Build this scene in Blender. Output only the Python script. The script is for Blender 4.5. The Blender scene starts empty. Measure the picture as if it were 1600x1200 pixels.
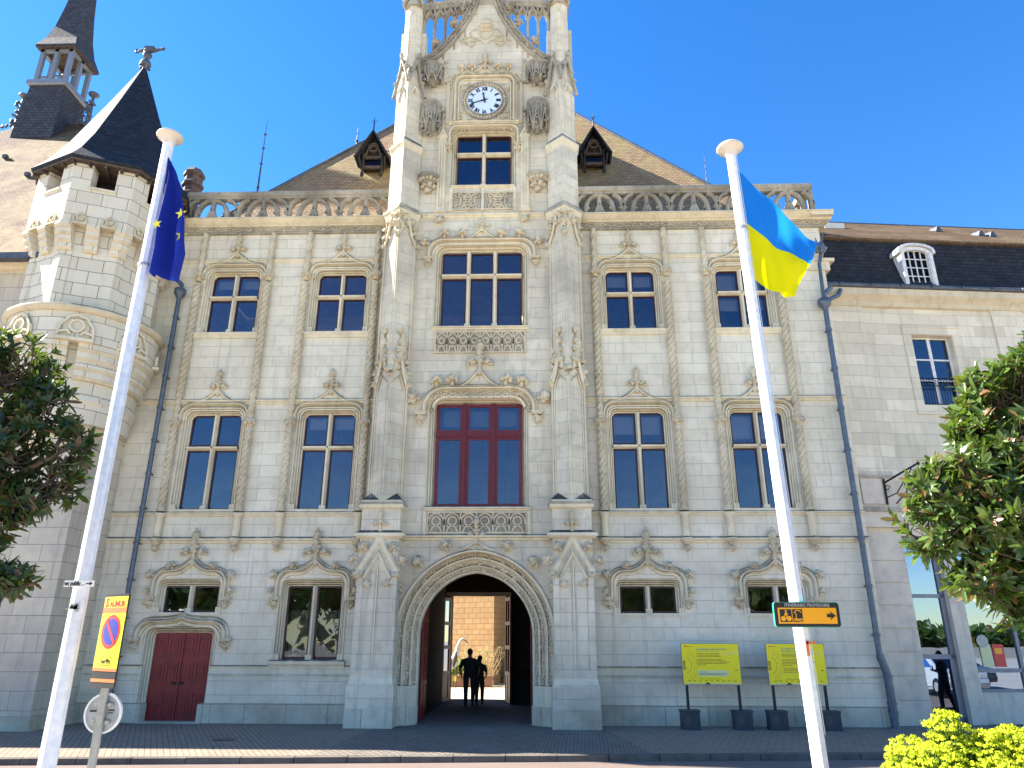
import bpy, math, random
from mathutils import Vector, Matrix, noise
R=math.radians; PI=math.pi
scene=bpy.context.scene
COL=scene.collection
rng=random.Random(7)

# ---------------------------------------------------------------- materials
def newmat(name):
    m=bpy.data.materials.new(name); m.use_nodes=True
    nt=m.node_tree; nt.nodes.clear()
    out=nt.nodes.new('ShaderNodeOutputMaterial'); b=nt.nodes.new('ShaderNodeBsdfPrincipled')
    nt.links.new(b.outputs[0],out.inputs[0])
    return m,nt,b
def nd(nt,t,**kw):
    n=nt.nodes.new(t)
    for k,v in kw.items(): setattr(n,k,v)
    return n
def mixrgb(nt,fac,a,b,mode='MIX'):
    n=nt.nodes.new('ShaderNodeMix'); n.data_type='RGBA'; n.blend_type=mode
    for sock,v in ((n.inputs[0],fac),(n.inputs[6],a),(n.inputs[7],b)):
        if isinstance(v,bpy.types.NodeSocket): nt.links.new(v,sock)
        elif isinstance(v,(int,float)): sock.default_value=v
        else: sock.default_value=(*v,1)
    return n.outputs[2]
def ramp(nt,src,p0,p1,c0=(0,0,0),c1=(1,1,1)):
    n=nt.nodes.new('ShaderNodeValToRGB'); e=n.color_ramp.elements
    e[0].position=p0; e[1].position=p1; e[0].color=(*c0,1); e[1].color=(*c1,1)
    nt.links.new(src,n.inputs[0]); return n.outputs[0]
def tex_noise(nt,scale,detail=4,vec=None,rough=.55,dist=0):
    n=nt.nodes.new('ShaderNodeTexNoise'); n.inputs['Scale'].default_value=scale; n.inputs['Detail'].default_value=detail
    n.inputs['Roughness'].default_value=rough; n.inputs['Distortion'].default_value=dist
    if vec is not None: nt.links.new(vec,n.inputs['Vector'])
    return n.outputs['Fac']
def bump(nt,h,strength,dist,normal=None):
    n=nt.nodes.new('ShaderNodeBump'); n.inputs['Strength'].default_value=strength; n.inputs['Distance'].default_value=dist
    nt.links.new(h,n.inputs['Height'])
    if normal is not None: nt.links.new(normal,n.inputs['Normal'])
    return n.outputs[0]
def mapping(nt,vec,scale=(1,1,1),rot=(0,0,0),loc=(0,0,0)):
    n=nt.nodes.new('ShaderNodeMapping'); n.inputs['Scale'].default_value=scale; n.inputs['Rotation'].default_value=rot; n.inputs['Location'].default_value=loc
    nt.links.new(vec,n.inputs['Vector']); return n.outputs[0]
def stone(name,c1,c2,mort=None,bw=.85,bh=.33,ms=.006,stain=(.30,.28,.23),stain_amt=.5,lichen=0,dirt_z=0,rough=.9,bumpd=.02,squash=1.0,crack=0):
    c1,c2,stain=[(min(.85,q[0]*1.01),q[1]*.985,q[2]*.935) for q in (c1,c2,stain)]
    m,nt,b=newmat(name)
    tc=nd(nt,'ShaderNodeTexCoord'); geo=nd(nt,'ShaderNodeNewGeometry')
    pos=geo.outputs['Position']; uv=tc.outputs['UV']
    big=tex_noise(nt,.45,5,pos,.6); mid=tex_noise(nt,3.1,5,pos,.6); fine=tex_noise(nt,28,3,pos,.6)
    if mort:
        # wobble the coursing a little
        br=nd(nt,'ShaderNodeTexBrick'); br.offset=.5; br.squash=squash; br.squash_frequency=3
        nt.links.new(uv,br.inputs['Vector'])
        br.inputs['Scale'].default_value=1; br.inputs['Brick Width'].default_value=bw; br.inputs['Row Height'].default_value=bh
        br.inputs['Mortar Size'].default_value=ms; br.inputs['Mortar Smooth'].default_value=.3; br.inputs['Bias'].default_value=0
        br.inputs['Color1'].default_value=(*c1,1); br.inputs['Color2'].default_value=(*c2,1); br.inputs['Mortar'].default_value=(*mort,1)
        col=br.outputs['Color']; mfac=br.outputs['Fac']
    else:
        col=mixrgb(nt,ramp(nt,mid,.3,.7),c1,c2); mfac=None
    col=mixrgb(nt,ramp(nt,big,.40,.68,(0,0,0),(stain_amt,)*3),col,stain)
    col=mixrgb(nt,ramp(nt,mid,.52,.78,(0,0,0),(stain_amt*.7,)*3),col,tuple(x*.8 for x in stain))
    # small pits and specks
    vr=nd(nt,'ShaderNodeTexVoronoi'); vr.inputs['Scale'].default_value=7; nt.links.new(pos,vr.inputs['Vector'])
    speck=ramp(nt,vr.outputs['Distance'],.02,.09,(1,1,1),(0,0,0))
    sp2=nd(nt,'ShaderNodeMath',operation='MULTIPLY'); nt.links.new(speck,sp2.inputs[0]); nt.links.new(ramp(nt,mid,.5,.62),sp2.inputs[1])
    col=mixrgb(nt,sp2.outputs[0],col,tuple(x*.45 for x in c2))
    # rain streaks running down the face (stretched noise)
    st=tex_noise(nt,1.0,4,mapping(nt,pos,(5,5,.35)),.6)
    col=mixrgb(nt,ramp(nt,st,.54,.74,(0,0,0),(.42,)*3),col,tuple(x*.7 for x in stain))
    if dirt_z:
        sx=nd(nt,'ShaderNodeSeparateXYZ'); nt.links.new(pos,sx.inputs[0])
        a=nd(nt,'ShaderNodeMath',operation='MULTIPLY_ADD'); nt.links.new(mid,a.inputs[0]); a.inputs[1].default_value=1.6; nt.links.new(sx.outputs[2],a.inputs[2])
        col=mixrgb(nt,ramp(nt,a.outputs[0],dirt_z*.7,dirt_z*1.5,(.6,)*3,(0,0,0)),col,(.24,.20,.155))
    if lichen:
        sn=nd(nt,'ShaderNodeSeparateXYZ'); nt.links.new(geo.outputs['Normal'],sn.inputs[0])
        up=ramp(nt,sn.outputs[2],.25,.7); mm=nd(nt,'ShaderNodeMath',operation='MULTIPLY'); nt.links.new(up,mm.inputs[0]); nt.links.new(ramp(nt,mid,.32,.5,(.25,)*3,(lichen,)*3),mm.inputs[1])
        col=mixrgb(nt,mm.outputs[0],col,(.045,.042,.036))
    nt.links.new(col,b.inputs['Base Color']); b.inputs['Roughness'].default_value=rough; b.inputs['Specular IOR Level'].default_value=.2
    h=fine
    n1=bump(nt,mid,.35,bumpd); n1=bump(nt,fine,.35,bumpd*.35,n1)
    if mfac is not None: 
        iv=nd(nt,'ShaderNodeMath',operation='SUBTRACT'); iv.inputs[0].default_value=1; nt.links.new(mfac,iv.inputs[1])
        n1=bump(nt,iv.outputs[0],.7,.012,n1)
    nt.links.new(n1,b.inputs['Normal'])
    return m
def plain(name,c,rough=.5,metal=0,var=.0,scale=6,spec=.5,c2=None,bumpd=0,bscale=30):
    m,nt,b=newmat(name)
    b.inputs['Roughness'].default_value=rough; b.inputs['Metallic'].default_value=metal; b.inputs['Specular IOR Level'].default_value=spec
    geo=nd(nt,'ShaderNodeNewGeometry'); n=tex_noise(nt,scale,5,geo.outputs['Position'])
    c2=c2 or tuple(x*(1-var) for x in c)
    nt.links.new(mixrgb(nt,ramp(nt,n,.35,.65),c,c2),b.inputs['Base Color'])
    if bumpd: nt.links.new(bump(nt,tex_noise(nt,bscale,4,geo.outputs['Position']),.6,bumpd),b.inputs['Normal'])
    return m
def tiles(name,c1,c2,mort,bw=.18,bh=.11,patch=None,rough=.85,pscale=.6,pamt=.8,sheen=.2,p0=.48):
    m,nt,b=newmat(name)
    tc=nd(nt,'ShaderNodeTexCoord'); geo=nd(nt,'ShaderNodeNewGeometry')
    br=nd(nt,'ShaderNodeTexBrick'); nt.links.new(tc.outputs['UV'],br.inputs['Vector'])
    br.inputs['Scale'].default_value=1; br.inputs['Brick Width'].default_value=bw; br.inputs['Row Height'].default_value=bh
    br.inputs['Mortar Size'].default_value=.012; br.inputs['Mortar Smooth'].default_value=.4
    br.inputs['Color1'].default_value=(*c1,1); br.inputs['Color2'].default_value=(*c2,1); br.inputs['Mortar'].default_value=(*mort,1)
    col=br.outputs['Color']
    n=tex_noise(nt,pscale,6,geo.outputs['Position'],.65,.4); n2=tex_noise(nt,5,4,geo.outputs['Position'])
    if patch: col=mixrgb(nt,ramp(nt,n,p0,p0+.12,(0,0,0),(pamt,)*3),col,patch)
    col=mixrgb(nt,ramp(nt,n2,.35,.75,(0,0,0),(.55,)*3),col,tuple(x*.5 for x in c2))
    nt.links.new(col,b.inputs['Base Color']); b.inputs['Roughness'].default_value=rough; b.inputs['Specular IOR Level'].default_value=sheen
    iv=nd(nt,'ShaderNodeMath',operation='SUBTRACT'); iv.inputs[0].default_value=1; nt.links.new(br.outputs['Fac'],iv.inputs[1])
    # each course laps the one below: saw-tooth height from v
    sx=nd(nt,'ShaderNodeSeparateXYZ'); nt.links.new(tc.outputs['UV'],sx.inputs[0])
    md=nd(nt,'ShaderNodeMath',operation='MODULO'); nt.links.new(sx.outputs[1],md.inputs[0]); md.inputs[1].default_value=bh
    nn=bump(nt,md.outputs[0],.8,-.25); nn=bump(nt,iv.outputs[0],.6,.02,nn); nn=bump(nt,n2,.5,.03,nn)
    nt.links.new(nn,b.inputs['Normal'])
    return m
M={}
M['wall']=stone('facade_limestone',(.80,.745,.61),(.725,.675,.545),(.45,.415,.33),.92,.345,.0055,stain=(.50,.455,.345),stain_amt=.60,bumpd=.02)
M['base']=stone('plinth_limestone',(.70,.64,.51),(.61,.555,.44),(.26,.23,.18),1.1,.47,.010,stain=(.38,.325,.24),stain_amt=.9,dirt_z=.42,bumpd=.06)
M['kerb']=stone('kerb_granite',(.17,.155,.135),(.12,.11,.10),None,stain=(.08,.07,.06),stain_amt=.6,bumpd=.03)
M['trim']=stone('moulding_limestone',(.80,.73,.56),(.71,.645,.49),None,stain=(.42,.37,.26),stain_amt=.5,lichen=.8,bumpd=.015)
M['carve']=stone('carved_limestone',(.70,.62,.46),(.60,.53,.39),None,stain=(.36,.30,.20),stain_amt=.65,lichen=.3,bumpd=.05)
M['aged']=stone('weathered_limestone',(.52,.475,.385),(.40,.365,.295),None,stain=(.16,.15,.13),stain_amt=.9,lichen=.9,bumpd=.04)
M['tower']=stone('tower_limestone',(.77,.71,.565),(.67,.615,.485),(.34,.31,.25),.85,.345,.004,stain=(.34,.31,.26),stain_amt=.6,bumpd=.02)
M['turret']=stone('turret_ashlar',(.68,.635,.53),(.58,.54,.44),(.17,.15,.12),.66,.40,.010,stain=(.60,.54,.44),stain_amt=.25,lichen=.5,bumpd=.012)
M['warmstone']=stone('warm_trim_stone',(.68,.60,.45),(.60,.53,.39),None,stain=(.40,.33,.24),stain_amt=.5,lichen=.8,bumpd=.015)
M['lowturret']=stone('old_hall_ashlar',(.68,.60,.47),(.58,.51,.40),(.26,.24,.22),.80,.44,.009,stain=(.40,.36,.32),stain_amt=.6,dirt_z=.4,bumpd=.03)
M['annex']=stone('annex_limestone',(.78,.71,.57),(.60,.545,.43),(.38,.345,.28),.95,.36,.004,stain=(.50,.45,.35),stain_amt=.5,bumpd=.02)
M['rust']=stone('rusticated_limestone',(.72,.64,.52),(.62,.55,.45),None,stain=(.42,.39,.36),stain_amt=.6,bumpd=.03)
M['court']=stone('courtyard_ashlar',(.30,.195,.10),(.25,.16,.08),(.12,.07,.03),.50,.25,.012,stain=(.2,.13,.07),stain_amt=.5,bumpd=.05)
M['tile']=tiles('brown_roof_tiles',(.40,.27,.16),(.29,.19,.11),(.06,.04,.025),patch=(.33,.29,.12),pamt=.45,pscale=.35)
M['oldtile']=tiles('old_hall_tiles',(.145,.078,.04),(.09,.048,.026),(.03,.018,.012),patch=(.27,.20,.10),pamt=.75,pscale=.30,p0=.46)
M['paletile']=tiles('tan_roof_tiles',(.20,.13,.07),(.15,.095,.05),(.06,.04,.025),patch=(.30,.22,.13),pamt=.4)
M['slate']=tiles('dark_slate',(.036,.040,.050),(.022,.025,.032),(.012,.012,.014),.24,.15,rough=.7,sheen=.12)
M['slatelight']=tiles('weathered_slate',(.085,.085,.095),(.055,.057,.067),(.02,.02,.024),.22,.14,rough=.8,sheen=.12)
M['lead']=plain('grey_lead',(.10,.11,.13),.5,.3,.4,5)
M['zinc']=plain('blue_grey_zinc',(.12,.15,.19),.45,.35,.35,8)
M['timberframe']=plain('oxblood_paint',(.05,.006,.007),.4,0,.4,10)
M['redframe']=plain('crimson_paint',(.15,.007,.009),.4,0,.3,10)
M['reddoor']=plain('deep_red_paint',(.25,.012,.014),.45,0,.35,4,bumpd=.004,bscale=12)
M['darkwood']=plain('blackened_oak',(.020,.015,.012),.75,0,.5,6)
M['beam']=plain('brown_beam',(.09,.06,.04),.8,0,.5,6)
M['iron']=plain('black_iron',(.015,.015,.017),.45,.6,.3,20)
M['black']=plain('matt_black',(.012,.012,.013),.6)
M['block']=plain('dark_blue_grey_ballast',(.035,.042,.058),.55,0,.3,9)
M['polewhite']=plain('chalky_white_paint',(.80,.79,.76),.35,0,0,14,c2=(.66,.68,.74))
M['poleworn']=plain('worn_white_paint',(.76,.77,.79),.5,0,0,11,c2=(.60,.63,.70),bumpd=.004)
M['cream']=plain('cream_cap',(.62,.54,.44),.4,0,.1,5)
M['signwhite']=plain('white_sign',(.78,.78,.76),.4)
M['greypost']=plain('galvanised_post',(.42,.42,.38),.5,.2,.2,14)
M['platebk']=plain('sign_back_grey',(.40,.42,.43),.45,.3,0,8,c2=(.30,.32,.33))
M['yellow']=plain('sign_yellow',(.82,.72,.02),.35)
M['board']=plain('acid_yellow_print',(.90,.73,.01),.6)
M['boardpale']=plain('pale_box_print',(.66,.66,.34),.6)
M['orangef']=plain('burnt_orange_tape',(.62,.18,.05),.5,0,.1)
M['amber']=plain('amber_film',(.86,.38,.01),.35)
M['red']=plain('sign_red',(.60,.03,.03),.35)
M['blue']=plain('sign_blue',(.02,.03,.30),.35)
M['teal']=plain('teal_ink',(.03,.22,.22),.6)
M['green']=plain('turquoise_edge',(.05,.55,.38),.35)
M['ink']=plain('dark_ink',(.03,.025,.02),.6)
M['grey']=plain('satin_grey_metal',(.22,.23,.25),.45,.3,.15,5)
M['dgrey']=plain('dark_grey_frame',(.06,.065,.07),.45,.3)
M['paintwhite']=plain('white_joinery',(.72,.70,.66),.5,0,.2,8)
M['clockface']=plain('white_enamel_dial',(.66,.76,.92),.3)
M['brownpl']=plain('rust_brown_planter',(.26,.14,.09),.7,0,.2)
M['shirt']=plain('black_cloth',(.03,.03,.036),.9,0,.2,10)
M['trouser']=plain('charcoal_cloth',(.04,.042,.055),.9,0,.2,10)
M['skin']=plain('skin',(.30,.17,.11),.6)
M['hair']=plain('dark_hair',(.02,.015,.012),.7)
M['shoe']=plain('black_leather',(.015,.013,.012),.5)
M['terracotta']=plain('sooty_terracotta',(.17,.11,.09),.8,0,.6,6,bumpd=.02,bscale=20)
M['bark']=plain('grey_brown_bark',(.10,.075,.055),.9,0,.4,12,bumpd=.02)
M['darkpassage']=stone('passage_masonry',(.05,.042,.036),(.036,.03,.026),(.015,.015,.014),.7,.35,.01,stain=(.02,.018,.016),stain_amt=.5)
M['interior']=plain('unlit_plaster',(.10,.10,.10),.9)
M['blind']=plain('white_blind',(.6,.6,.6),.8)
M['chrome']=plain('light_bollard',(.7,.7,.68),.4)
M['litchen']=M['aged']

def glassmat(name,tint,f0,dark=.75,rough=.015,wave=.0):
    m,nt,b=newmat(name); nt.nodes.remove(b)
    out=[n for n in nt.nodes if n.type=='OUTPUT_MATERIAL'][0]
    g=nd(nt,'ShaderNodeBsdfGlossy'); g.inputs['Roughness'].default_value=rough; g.inputs['Color'].default_value=(*tint,1)
    t=nd(nt,'ShaderNodeBsdfTransparent'); t.inputs['Color'].default_value=(dark,dark,dark,1)
    fr=nd(nt,'ShaderNodeFresnel'); fr.inputs['IOR'].default_value=f0
    mx=nd(nt,'ShaderNodeMixShader'); nt.links.new(fr.outputs[0],mx.inputs[0]); nt.links.new(t.outputs[0],mx.inputs[1]); nt.links.new(g.outputs[0],mx.inputs[2])
    if wave:
        geo=nd(nt,'ShaderNodeNewGeometry'); nb=bump(nt,tex_noise(nt,.7,2,geo.outputs['Position']),.5,wave*1.6)
        nt.links.new(nb,g.inputs['Normal'])
    nt.links.new(mx.outputs[0],out.inputs[0]); return m
M['glass']=glassmat('window_glass',(.56,.66,.84),2.25,.72,wave=.02)
M['shopglass']=glassmat('mirror_like_shop_glass',(.55,.72,1),3.6,.35,.004,wave=.002)
M['oldglass']=glassmat('old_window_glass',(.30,.33,.38),1.6,.4,wave=.02)

def foliage(name,c1,c2,c3,trans=.35,rough=.35,spec=.5):
    m,nt,b=newmat(name)
    geo=nd(nt,'ShaderNodeNewGeometry')
    rnd=geo.outputs['Random Per Island']
    col=mixrgb(nt,ramp(nt,rnd,.2,.75),c1,c2)
    col=mixrgb(nt,ramp(nt,rnd,.86,.9),col,c3)
    nt.links.new(col,b.inputs['Base Color']); b.inputs['Roughness'].default_value=rough; b.inputs['Specular IOR Level'].default_value=spec
    tr=nd(nt,'ShaderNodeBsdfTranslucent'); nt.links.new(mixrgb(nt,.6,col,(.35,.55,.04)),tr.inputs['Color'])
    mx=nd(nt,'ShaderNodeMixShader'); mx.inputs[0].default_value=trans
    out=[n for n in nt.nodes if n.type=='OUTPUT_MATERIAL'][0]
    nt.links.new(b.outputs[0],mx.inputs[1]); nt.links.new(tr.outputs[0],mx.inputs[2]); nt.links.new(mx.outputs[0],out.inputs[0])
    return m
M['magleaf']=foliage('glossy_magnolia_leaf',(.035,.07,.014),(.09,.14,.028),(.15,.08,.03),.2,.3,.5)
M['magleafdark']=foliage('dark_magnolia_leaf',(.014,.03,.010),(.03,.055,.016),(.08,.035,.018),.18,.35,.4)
M['euph']=foliage('lime_bracts',(.42,.52,.02),(.72,.74,.03),(.80,.80,.05),.25,.6,.2)
M['euphleaf']=foliage('spurge_leaf',(.09,.16,.04),(.14,.22,.05),(.2,.28,.06),.25,.5,.3)
M['courtleaf']=foliage('courtyard_leaf',(.10,.22,.03),(.16,.32,.05),(.30,.30,.10),.4,.5,.3)
M['drytwig']=plain('dry_twig',(.45,.34,.18),.8)

def flagcloth(name,split):
    m,nt,b=newmat(name); b.inputs['Roughness'].default_value=.75; b.inputs['Specular IOR Level'].default_value=.25
    out=[n for n in nt.nodes if n.type=='OUTPUT_MATERIAL'][0]
    tc=nd(nt,'ShaderNodeTexCoord')
    if split:
        sx=nd(nt,'ShaderNodeSeparateXYZ'); nt.links.new(tc.outputs['UV'],sx.inputs[0])
        c=mixrgb(nt,ramp(nt,sx.outputs[1],.497,.503),(.95,.86,.0),(.015,.26,.80))
    else: c=mixrgb(nt,0.0,(.014,.032,.30),(.014,.032,.3))
    nt.links.new(c,b.inputs['Base Color'])
    tr=nd(nt,'ShaderNodeBsdfTranslucent'); nt.links.new(c,tr.inputs['Color'])
    mx=nd(nt,'ShaderNodeMixShader'); mx.inputs[0].default_value=.5 if split else .3
    nt.links.new(b.outputs[0],mx.inputs[1]); nt.links.new(tr.outputs[0],mx.inputs[2]); nt.links.new(mx.outputs[0],out.inputs[0])
    wv=tex_noise(nt,60,2,tc.outputs['UV']); nt.links.new(bump(nt,wv,.1,.002),b.inputs['Normal'])
    return m
M['ukflag']=flagcloth('blue_yellow_cloth',True); M['euflag']=flagcloth('deep_blue_cloth',False)
M['star']=plain('star_yellow',(.85,.72,.05),.7)

# ---------------------------------------------------------------- mesh builder
def ico_sphere(sub):
    import bmesh
    bm=bmesh.new(); bmesh.ops.create_icosphere(bm,subdivisions=sub,radius=1)
    bm.verts.ensure_lookup_table()
    v=[x.co.copy() for x in bm.verts]; f=[tuple(y.index for y in x.verts) for x in bm.faces]; bm.free(); return v,f
ICO={s:ico_sphere(s) for s in (1,2,3)}
class MB:
    def __init__(s): s.v=[]; s.f=[]; s.m=[]; s.uv={}; s.smooth=set()
    def add(s,vs,fs,mat=0,smooth=False,uvs=None):
        o=len(s.v); s.v.extend([tuple(p) for p in vs])
        for i,f in enumerate(fs):
            if smooth: s.smooth.add(len(s.f))
            if uvs: s.uv[len(s.f)]=uvs[i]
            s.f.append(tuple(o+k for k in f)); s.m.append(mat)
        return s
    def quad(s,a,b,c,d,mat=0): return s.add([a,b,c,d],[(0,1,2,3)],mat)
    def poly(s,pts,mat=0): return s.add(pts,[tuple(range(len(pts)))],mat)
    def box(s,x0,x1,y0,y1,z0,z1,mat=0,T=None):
        vs=[(x0,y0,z0),(x1,y0,z0),(x1,y1,z0),(x0,y1,z0),(x0,y0,z1),(x1,y0,z1),(x1,y1,z1),(x0,y1,z1)]
        if T: vs=[T@Vector(p) for p in vs]
        return s.add(vs,[(0,1,5,4),(1,2,6,5),(2,3,7,6),(3,0,4,7),(4,5,6,7),(3,2,1,0)],mat)
    def prism(s,poly,y0,y1,mat=0,T=None):
        """polygon in x,z (counter-clockwise seen from -y) extruded from y0 (front) to y1"""
        n=len(poly); vs=[(x,y0,z) for x,z in poly]+[(x,y1,z) for x,z in poly]
        if T: vs=[T@Vector(p) for p in vs]
        fs=[tuple(range(n)),tuple(range(2*n-1,n-1,-1))]+[(i,i+n,(i+1)%n+n,(i+1)%n) for i in range(n)]
        return s.add(vs,fs,mat)
    def slab(s,poly,z0,z1,mat=0,top=None):
        """polygon in x,y (ccw from above) extruded z0..z1, optional different top polygon"""
        top=top or poly; n=len(poly)
        vs=[(x,y,z0) for x,y in poly]+[(x,y,z1) for x,y in top]
        fs=[tuple(range(n-1,-1,-1)),tuple(range(n,2*n))]+[(i,(i+1)%n,(i+1)%n+n,i+n) for i in range(n)]
        return s.add(vs,fs,mat)
    def loft(s,rings,mat=0,cap=True,smooth=False,closed=True):
        n=len(rings[0]); vs=[p for r in rings for p in r]; fs=[]
        for k in range(len(rings)-1):
            for i in range(n if closed else n-1):
                j=(i+1)%n; fs.append((k*n+i,k*n+j,(k+1)*n+j,(k+1)*n+i))
        s.add(vs,fs,mat,smooth)
        if cap and closed: s.add(rings[0],[tuple(range(n-1,-1,-1))],mat); s.add(rings[-1],[tuple(range(n))],mat)
        return s
    def tube(s,path,r,n=8,mat=0,cap=True,smooth=True,sx=1,sy=1):
        path=[Vector(p) for p in path]; rr=r if isinstance(r,(list,tuple)) else [r]*len(path)
        rings=[]; up=None
        for i,p in enumerate(path):
            d=(path[min(i+1,len(path)-1)]-path[max(i-1,0)]).normalized()
            if up is None:
                up=Vector((0,1,0)) if abs(d.y)<.9 else Vector((1,0,0))
            a=d.cross(up).normalized(); b=d.cross(a).normalized(); up=(-b if b.dot(up)<0 else b)
            a=d.cross(up).normalized()
            rings.append([p+a*math.cos(2*PI*k/n)*rr[i]*sx+up*math.sin(2*PI*k/n)*rr[i]*sy for k in range(n)])
        return s.loft(rings,mat,cap,smooth)
    def lathe(s,prof,n=16,c=(0,0,0),mat=0,smooth=True,a0=0,uscale=True):
        rings=[[ (c[0]+r*math.cos(a0+2*PI*k/n),c[1]+r*math.sin(a0+2*PI*k/n),c[2]+z) for k in range(n)] for r,z in prof]
        nn=len(prof); vs=[p for r in rings for p in r]; fs=[];uvs=[]
        for q in range(nn-1):
            Rm=max(prof[q][0],prof[q+1][0])
            for i in range(n):
                j=(i+1)%n; fs.append((q*n+i,q*n+j,(q+1)*n+j,(q+1)*n+i))
                u0=2*PI*i/n*Rm; u1=2*PI*(i+1)/n*Rm; uvs.append(((u0,prof[q][1]+c[2]),(u1,prof[q][1]+c[2]),(u1,prof[q+1][1]+c[2]),(u0,prof[q+1][1]+c[2])))
        s.add(vs,fs,mat,smooth,uvs); s.add(rings[0],[tuple(range(n-1,-1,-1))],mat); s.add(rings[-1],[tuple(range(n))],mat)
        return s
    def blob(s,c,r,sub=2,amp=.25,fr=1.6,seed=0,mat=0,smooth=False,T=None,flat=1):
        v,f=ICO[sub]; rx,ry,rz=r if isinstance(r,(tuple,list)) else (r,r,r); o=Vector((seed*7.3,seed*3.1,seed*1.7)); out=[]
        for p in v:
            k=1+amp*2*noise.noise(p*fr+o)+amp*1.1*noise.noise(p*fr*2.6+o); q=Vector((p.x*rx*k,p.y*ry*k,p.z*rz*k))
            if T: q=T@q
            out.append(q+Vector(c))
        return s.add(out,f,mat,smooth)
    def sweep(s,path,prof,mat=0,closed=False,ends=True):
        """path: (x,z) points; prof: (offset along left normal, y) points"""
        n=len(path); P=[Vector((p[0],p[1])) for p in path]; rows=[]
        for i in range(n):
            if closed: d0=(P[i]-P[i-1]).normalized(); d1=(P[(i+1)%n]-P[i]).normalized()
            else:
                d0=(P[i]-P[i-1]).normalized() if i else (P[1]-P[0]).normalized()
                d1=(P[i+1]-P[i]).normalized() if i<n-1 else d0
            t=(d0+d1); t=t.normalized() if t.length>1e-6 else d0
            nn=Vector((-t.y,t.x)); k=1/max(.35,nn.dot(Vector((-d0.y,d0.x))))
            rows.append([(P[i].x+nn.x*o*k,y,P[i].y+nn.y*o*k) for o,y in prof])
        m=len(prof); vs=[p for r in rows for p in r]; fs=[]
        for i in range(n if closed else n-1):
            j=(i+1)%n
            for k in range(m-1): fs.append((i*m+k,i*m+k+1,j*m+k+1,j*m+k))
        s.add(vs,fs,mat)
        if ends and not closed: s.add(rows[0],[tuple(range(m-1,-1,-1))],mat); s.add(rows[-1],[tuple(range(m))],mat)
        return s
    def merge(s,o,T=None,mat=None):
        off=len(s.v); base=len(s.f)
        s.v.extend([tuple(T@Vector(p)) if T else p for p in o.v])
        for i,f in enumerate(o.f):
            if i in o.smooth: s.smooth.add(base+i)
            if i in o.uv: s.uv[base+i]=o.uv[i]
            s.f.append(tuple(off+k for k in f)); s.m.append(o.m[i] if mat is None else mat)
        return s
    def build(s,name,mats,parent=None,label=None,uvscale=1):
        me=bpy.data.meshes.new(name); me.from_pydata(s.v,[],s.f); 
        if not isinstance(mats,(list,tuple)): mats=[mats]
        for m in mats: me.materials.append(M[m] if isinstance(m,str) else m)
        me.polygons.foreach_set('material_index',s.m)
        me.polygons.foreach_set('use_smooth',[i in s.smooth for i in range(len(s.f))])
        uvl=me.uv_layers.new(name='UVMap').data
        for p in me.polygons:
            if p.index in s.uv:
                for li,w in zip(p.loop_indices,s.uv[p.index]): uvl[li].uv=w
                continue
            n=p.normal
            if abs(n.z)>.98: U=Vector((1,0,0)); V=Vector((0,1,0))
            else:
                U=Vector((-n.y,n.x,0)).normalized(); V=n.cross(U)
                if V.z<0: V=-V
                if abs(n.z)<.2: V=Vector((0,0,1))
            for li in p.loop_indices:
                c=me.vertices[me.loops[li].vertex_index].co; uvl[li].uv=(c.dot(U)+(3.3 if abs(n.x)>.5 else 0),c.dot(V))
        me.validate(); me.update()
        o=bpy.data.objects.new(name,me); COL.objects.link(o)
        if parent is not None: o.parent=parent
        if label: o['label']=label
        return o
def thing(name,label,cat,loc=(0,0,0),rz=0,group=None,kind=None):
    o=bpy.data.objects.new(name,None); COL.objects.link(o); o.location=loc; o.rotation_euler=(0,0,rz); o.empty_display_size=.2
    o['label']=label; o['category']=cat
    if group: o['group']=group
    return o
def tag(o,label,cat,group=None,kind=None):
    o['label']=label; o['category']=cat
    if group: o['group']=group
    if kind: o['kind']=kind
    return o
def struct(o,label,cat): o['kind']='structure'; o['label']=label; o['category']=cat; return o
def text_mb(txt,size,ax='LEFT',bold=0):
    c=bpy.data.curves.new('t','FONT'); c.body=txt; c.size=size; c.align_x=ax; c.offset=bold; c.resolution_u=2
    o=bpy.data.objects.new('t',c); me=o.to_mesh(); mb=MB()
    mb.add([(v.co.x,0,v.co.y) for v in me.vertices],[tuple(p.vertices) for p in me.polygons])
    w=max([v.co.x for v in me.vertices] or [0])-min([v.co.x for v in me.vertices] or [0])
    o.to_mesh_clear(); bpy.data.objects.remove(o); bpy.data.curves.remove(c); return mb,w
def put_text(mb,txt,size,x,y,z,mat,ax='LEFT',bold=0,width=None,rot=0):
    t,w=text_mb(txt,size,ax,bold); k=(width/w) if width else 1
    T=Matrix.Translation((x,y,z))@Matrix.Rotation(rot,4,'Y')@Matrix.Diagonal((k,1,1,1)); mb.merge(t,T,mat)
def link_copy(o,parent=None,loc=None,label=None,group=None):
    c=o.copy(); COL.objects.link(c); c.parent=parent
    if loc is not None: c.location=loc
    if label: c['label']=label
    if group: c['group']=group
    for ch in [x for x in bpy.data.objects if x.parent==o]: link_copy(ch,c)
    return c

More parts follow.
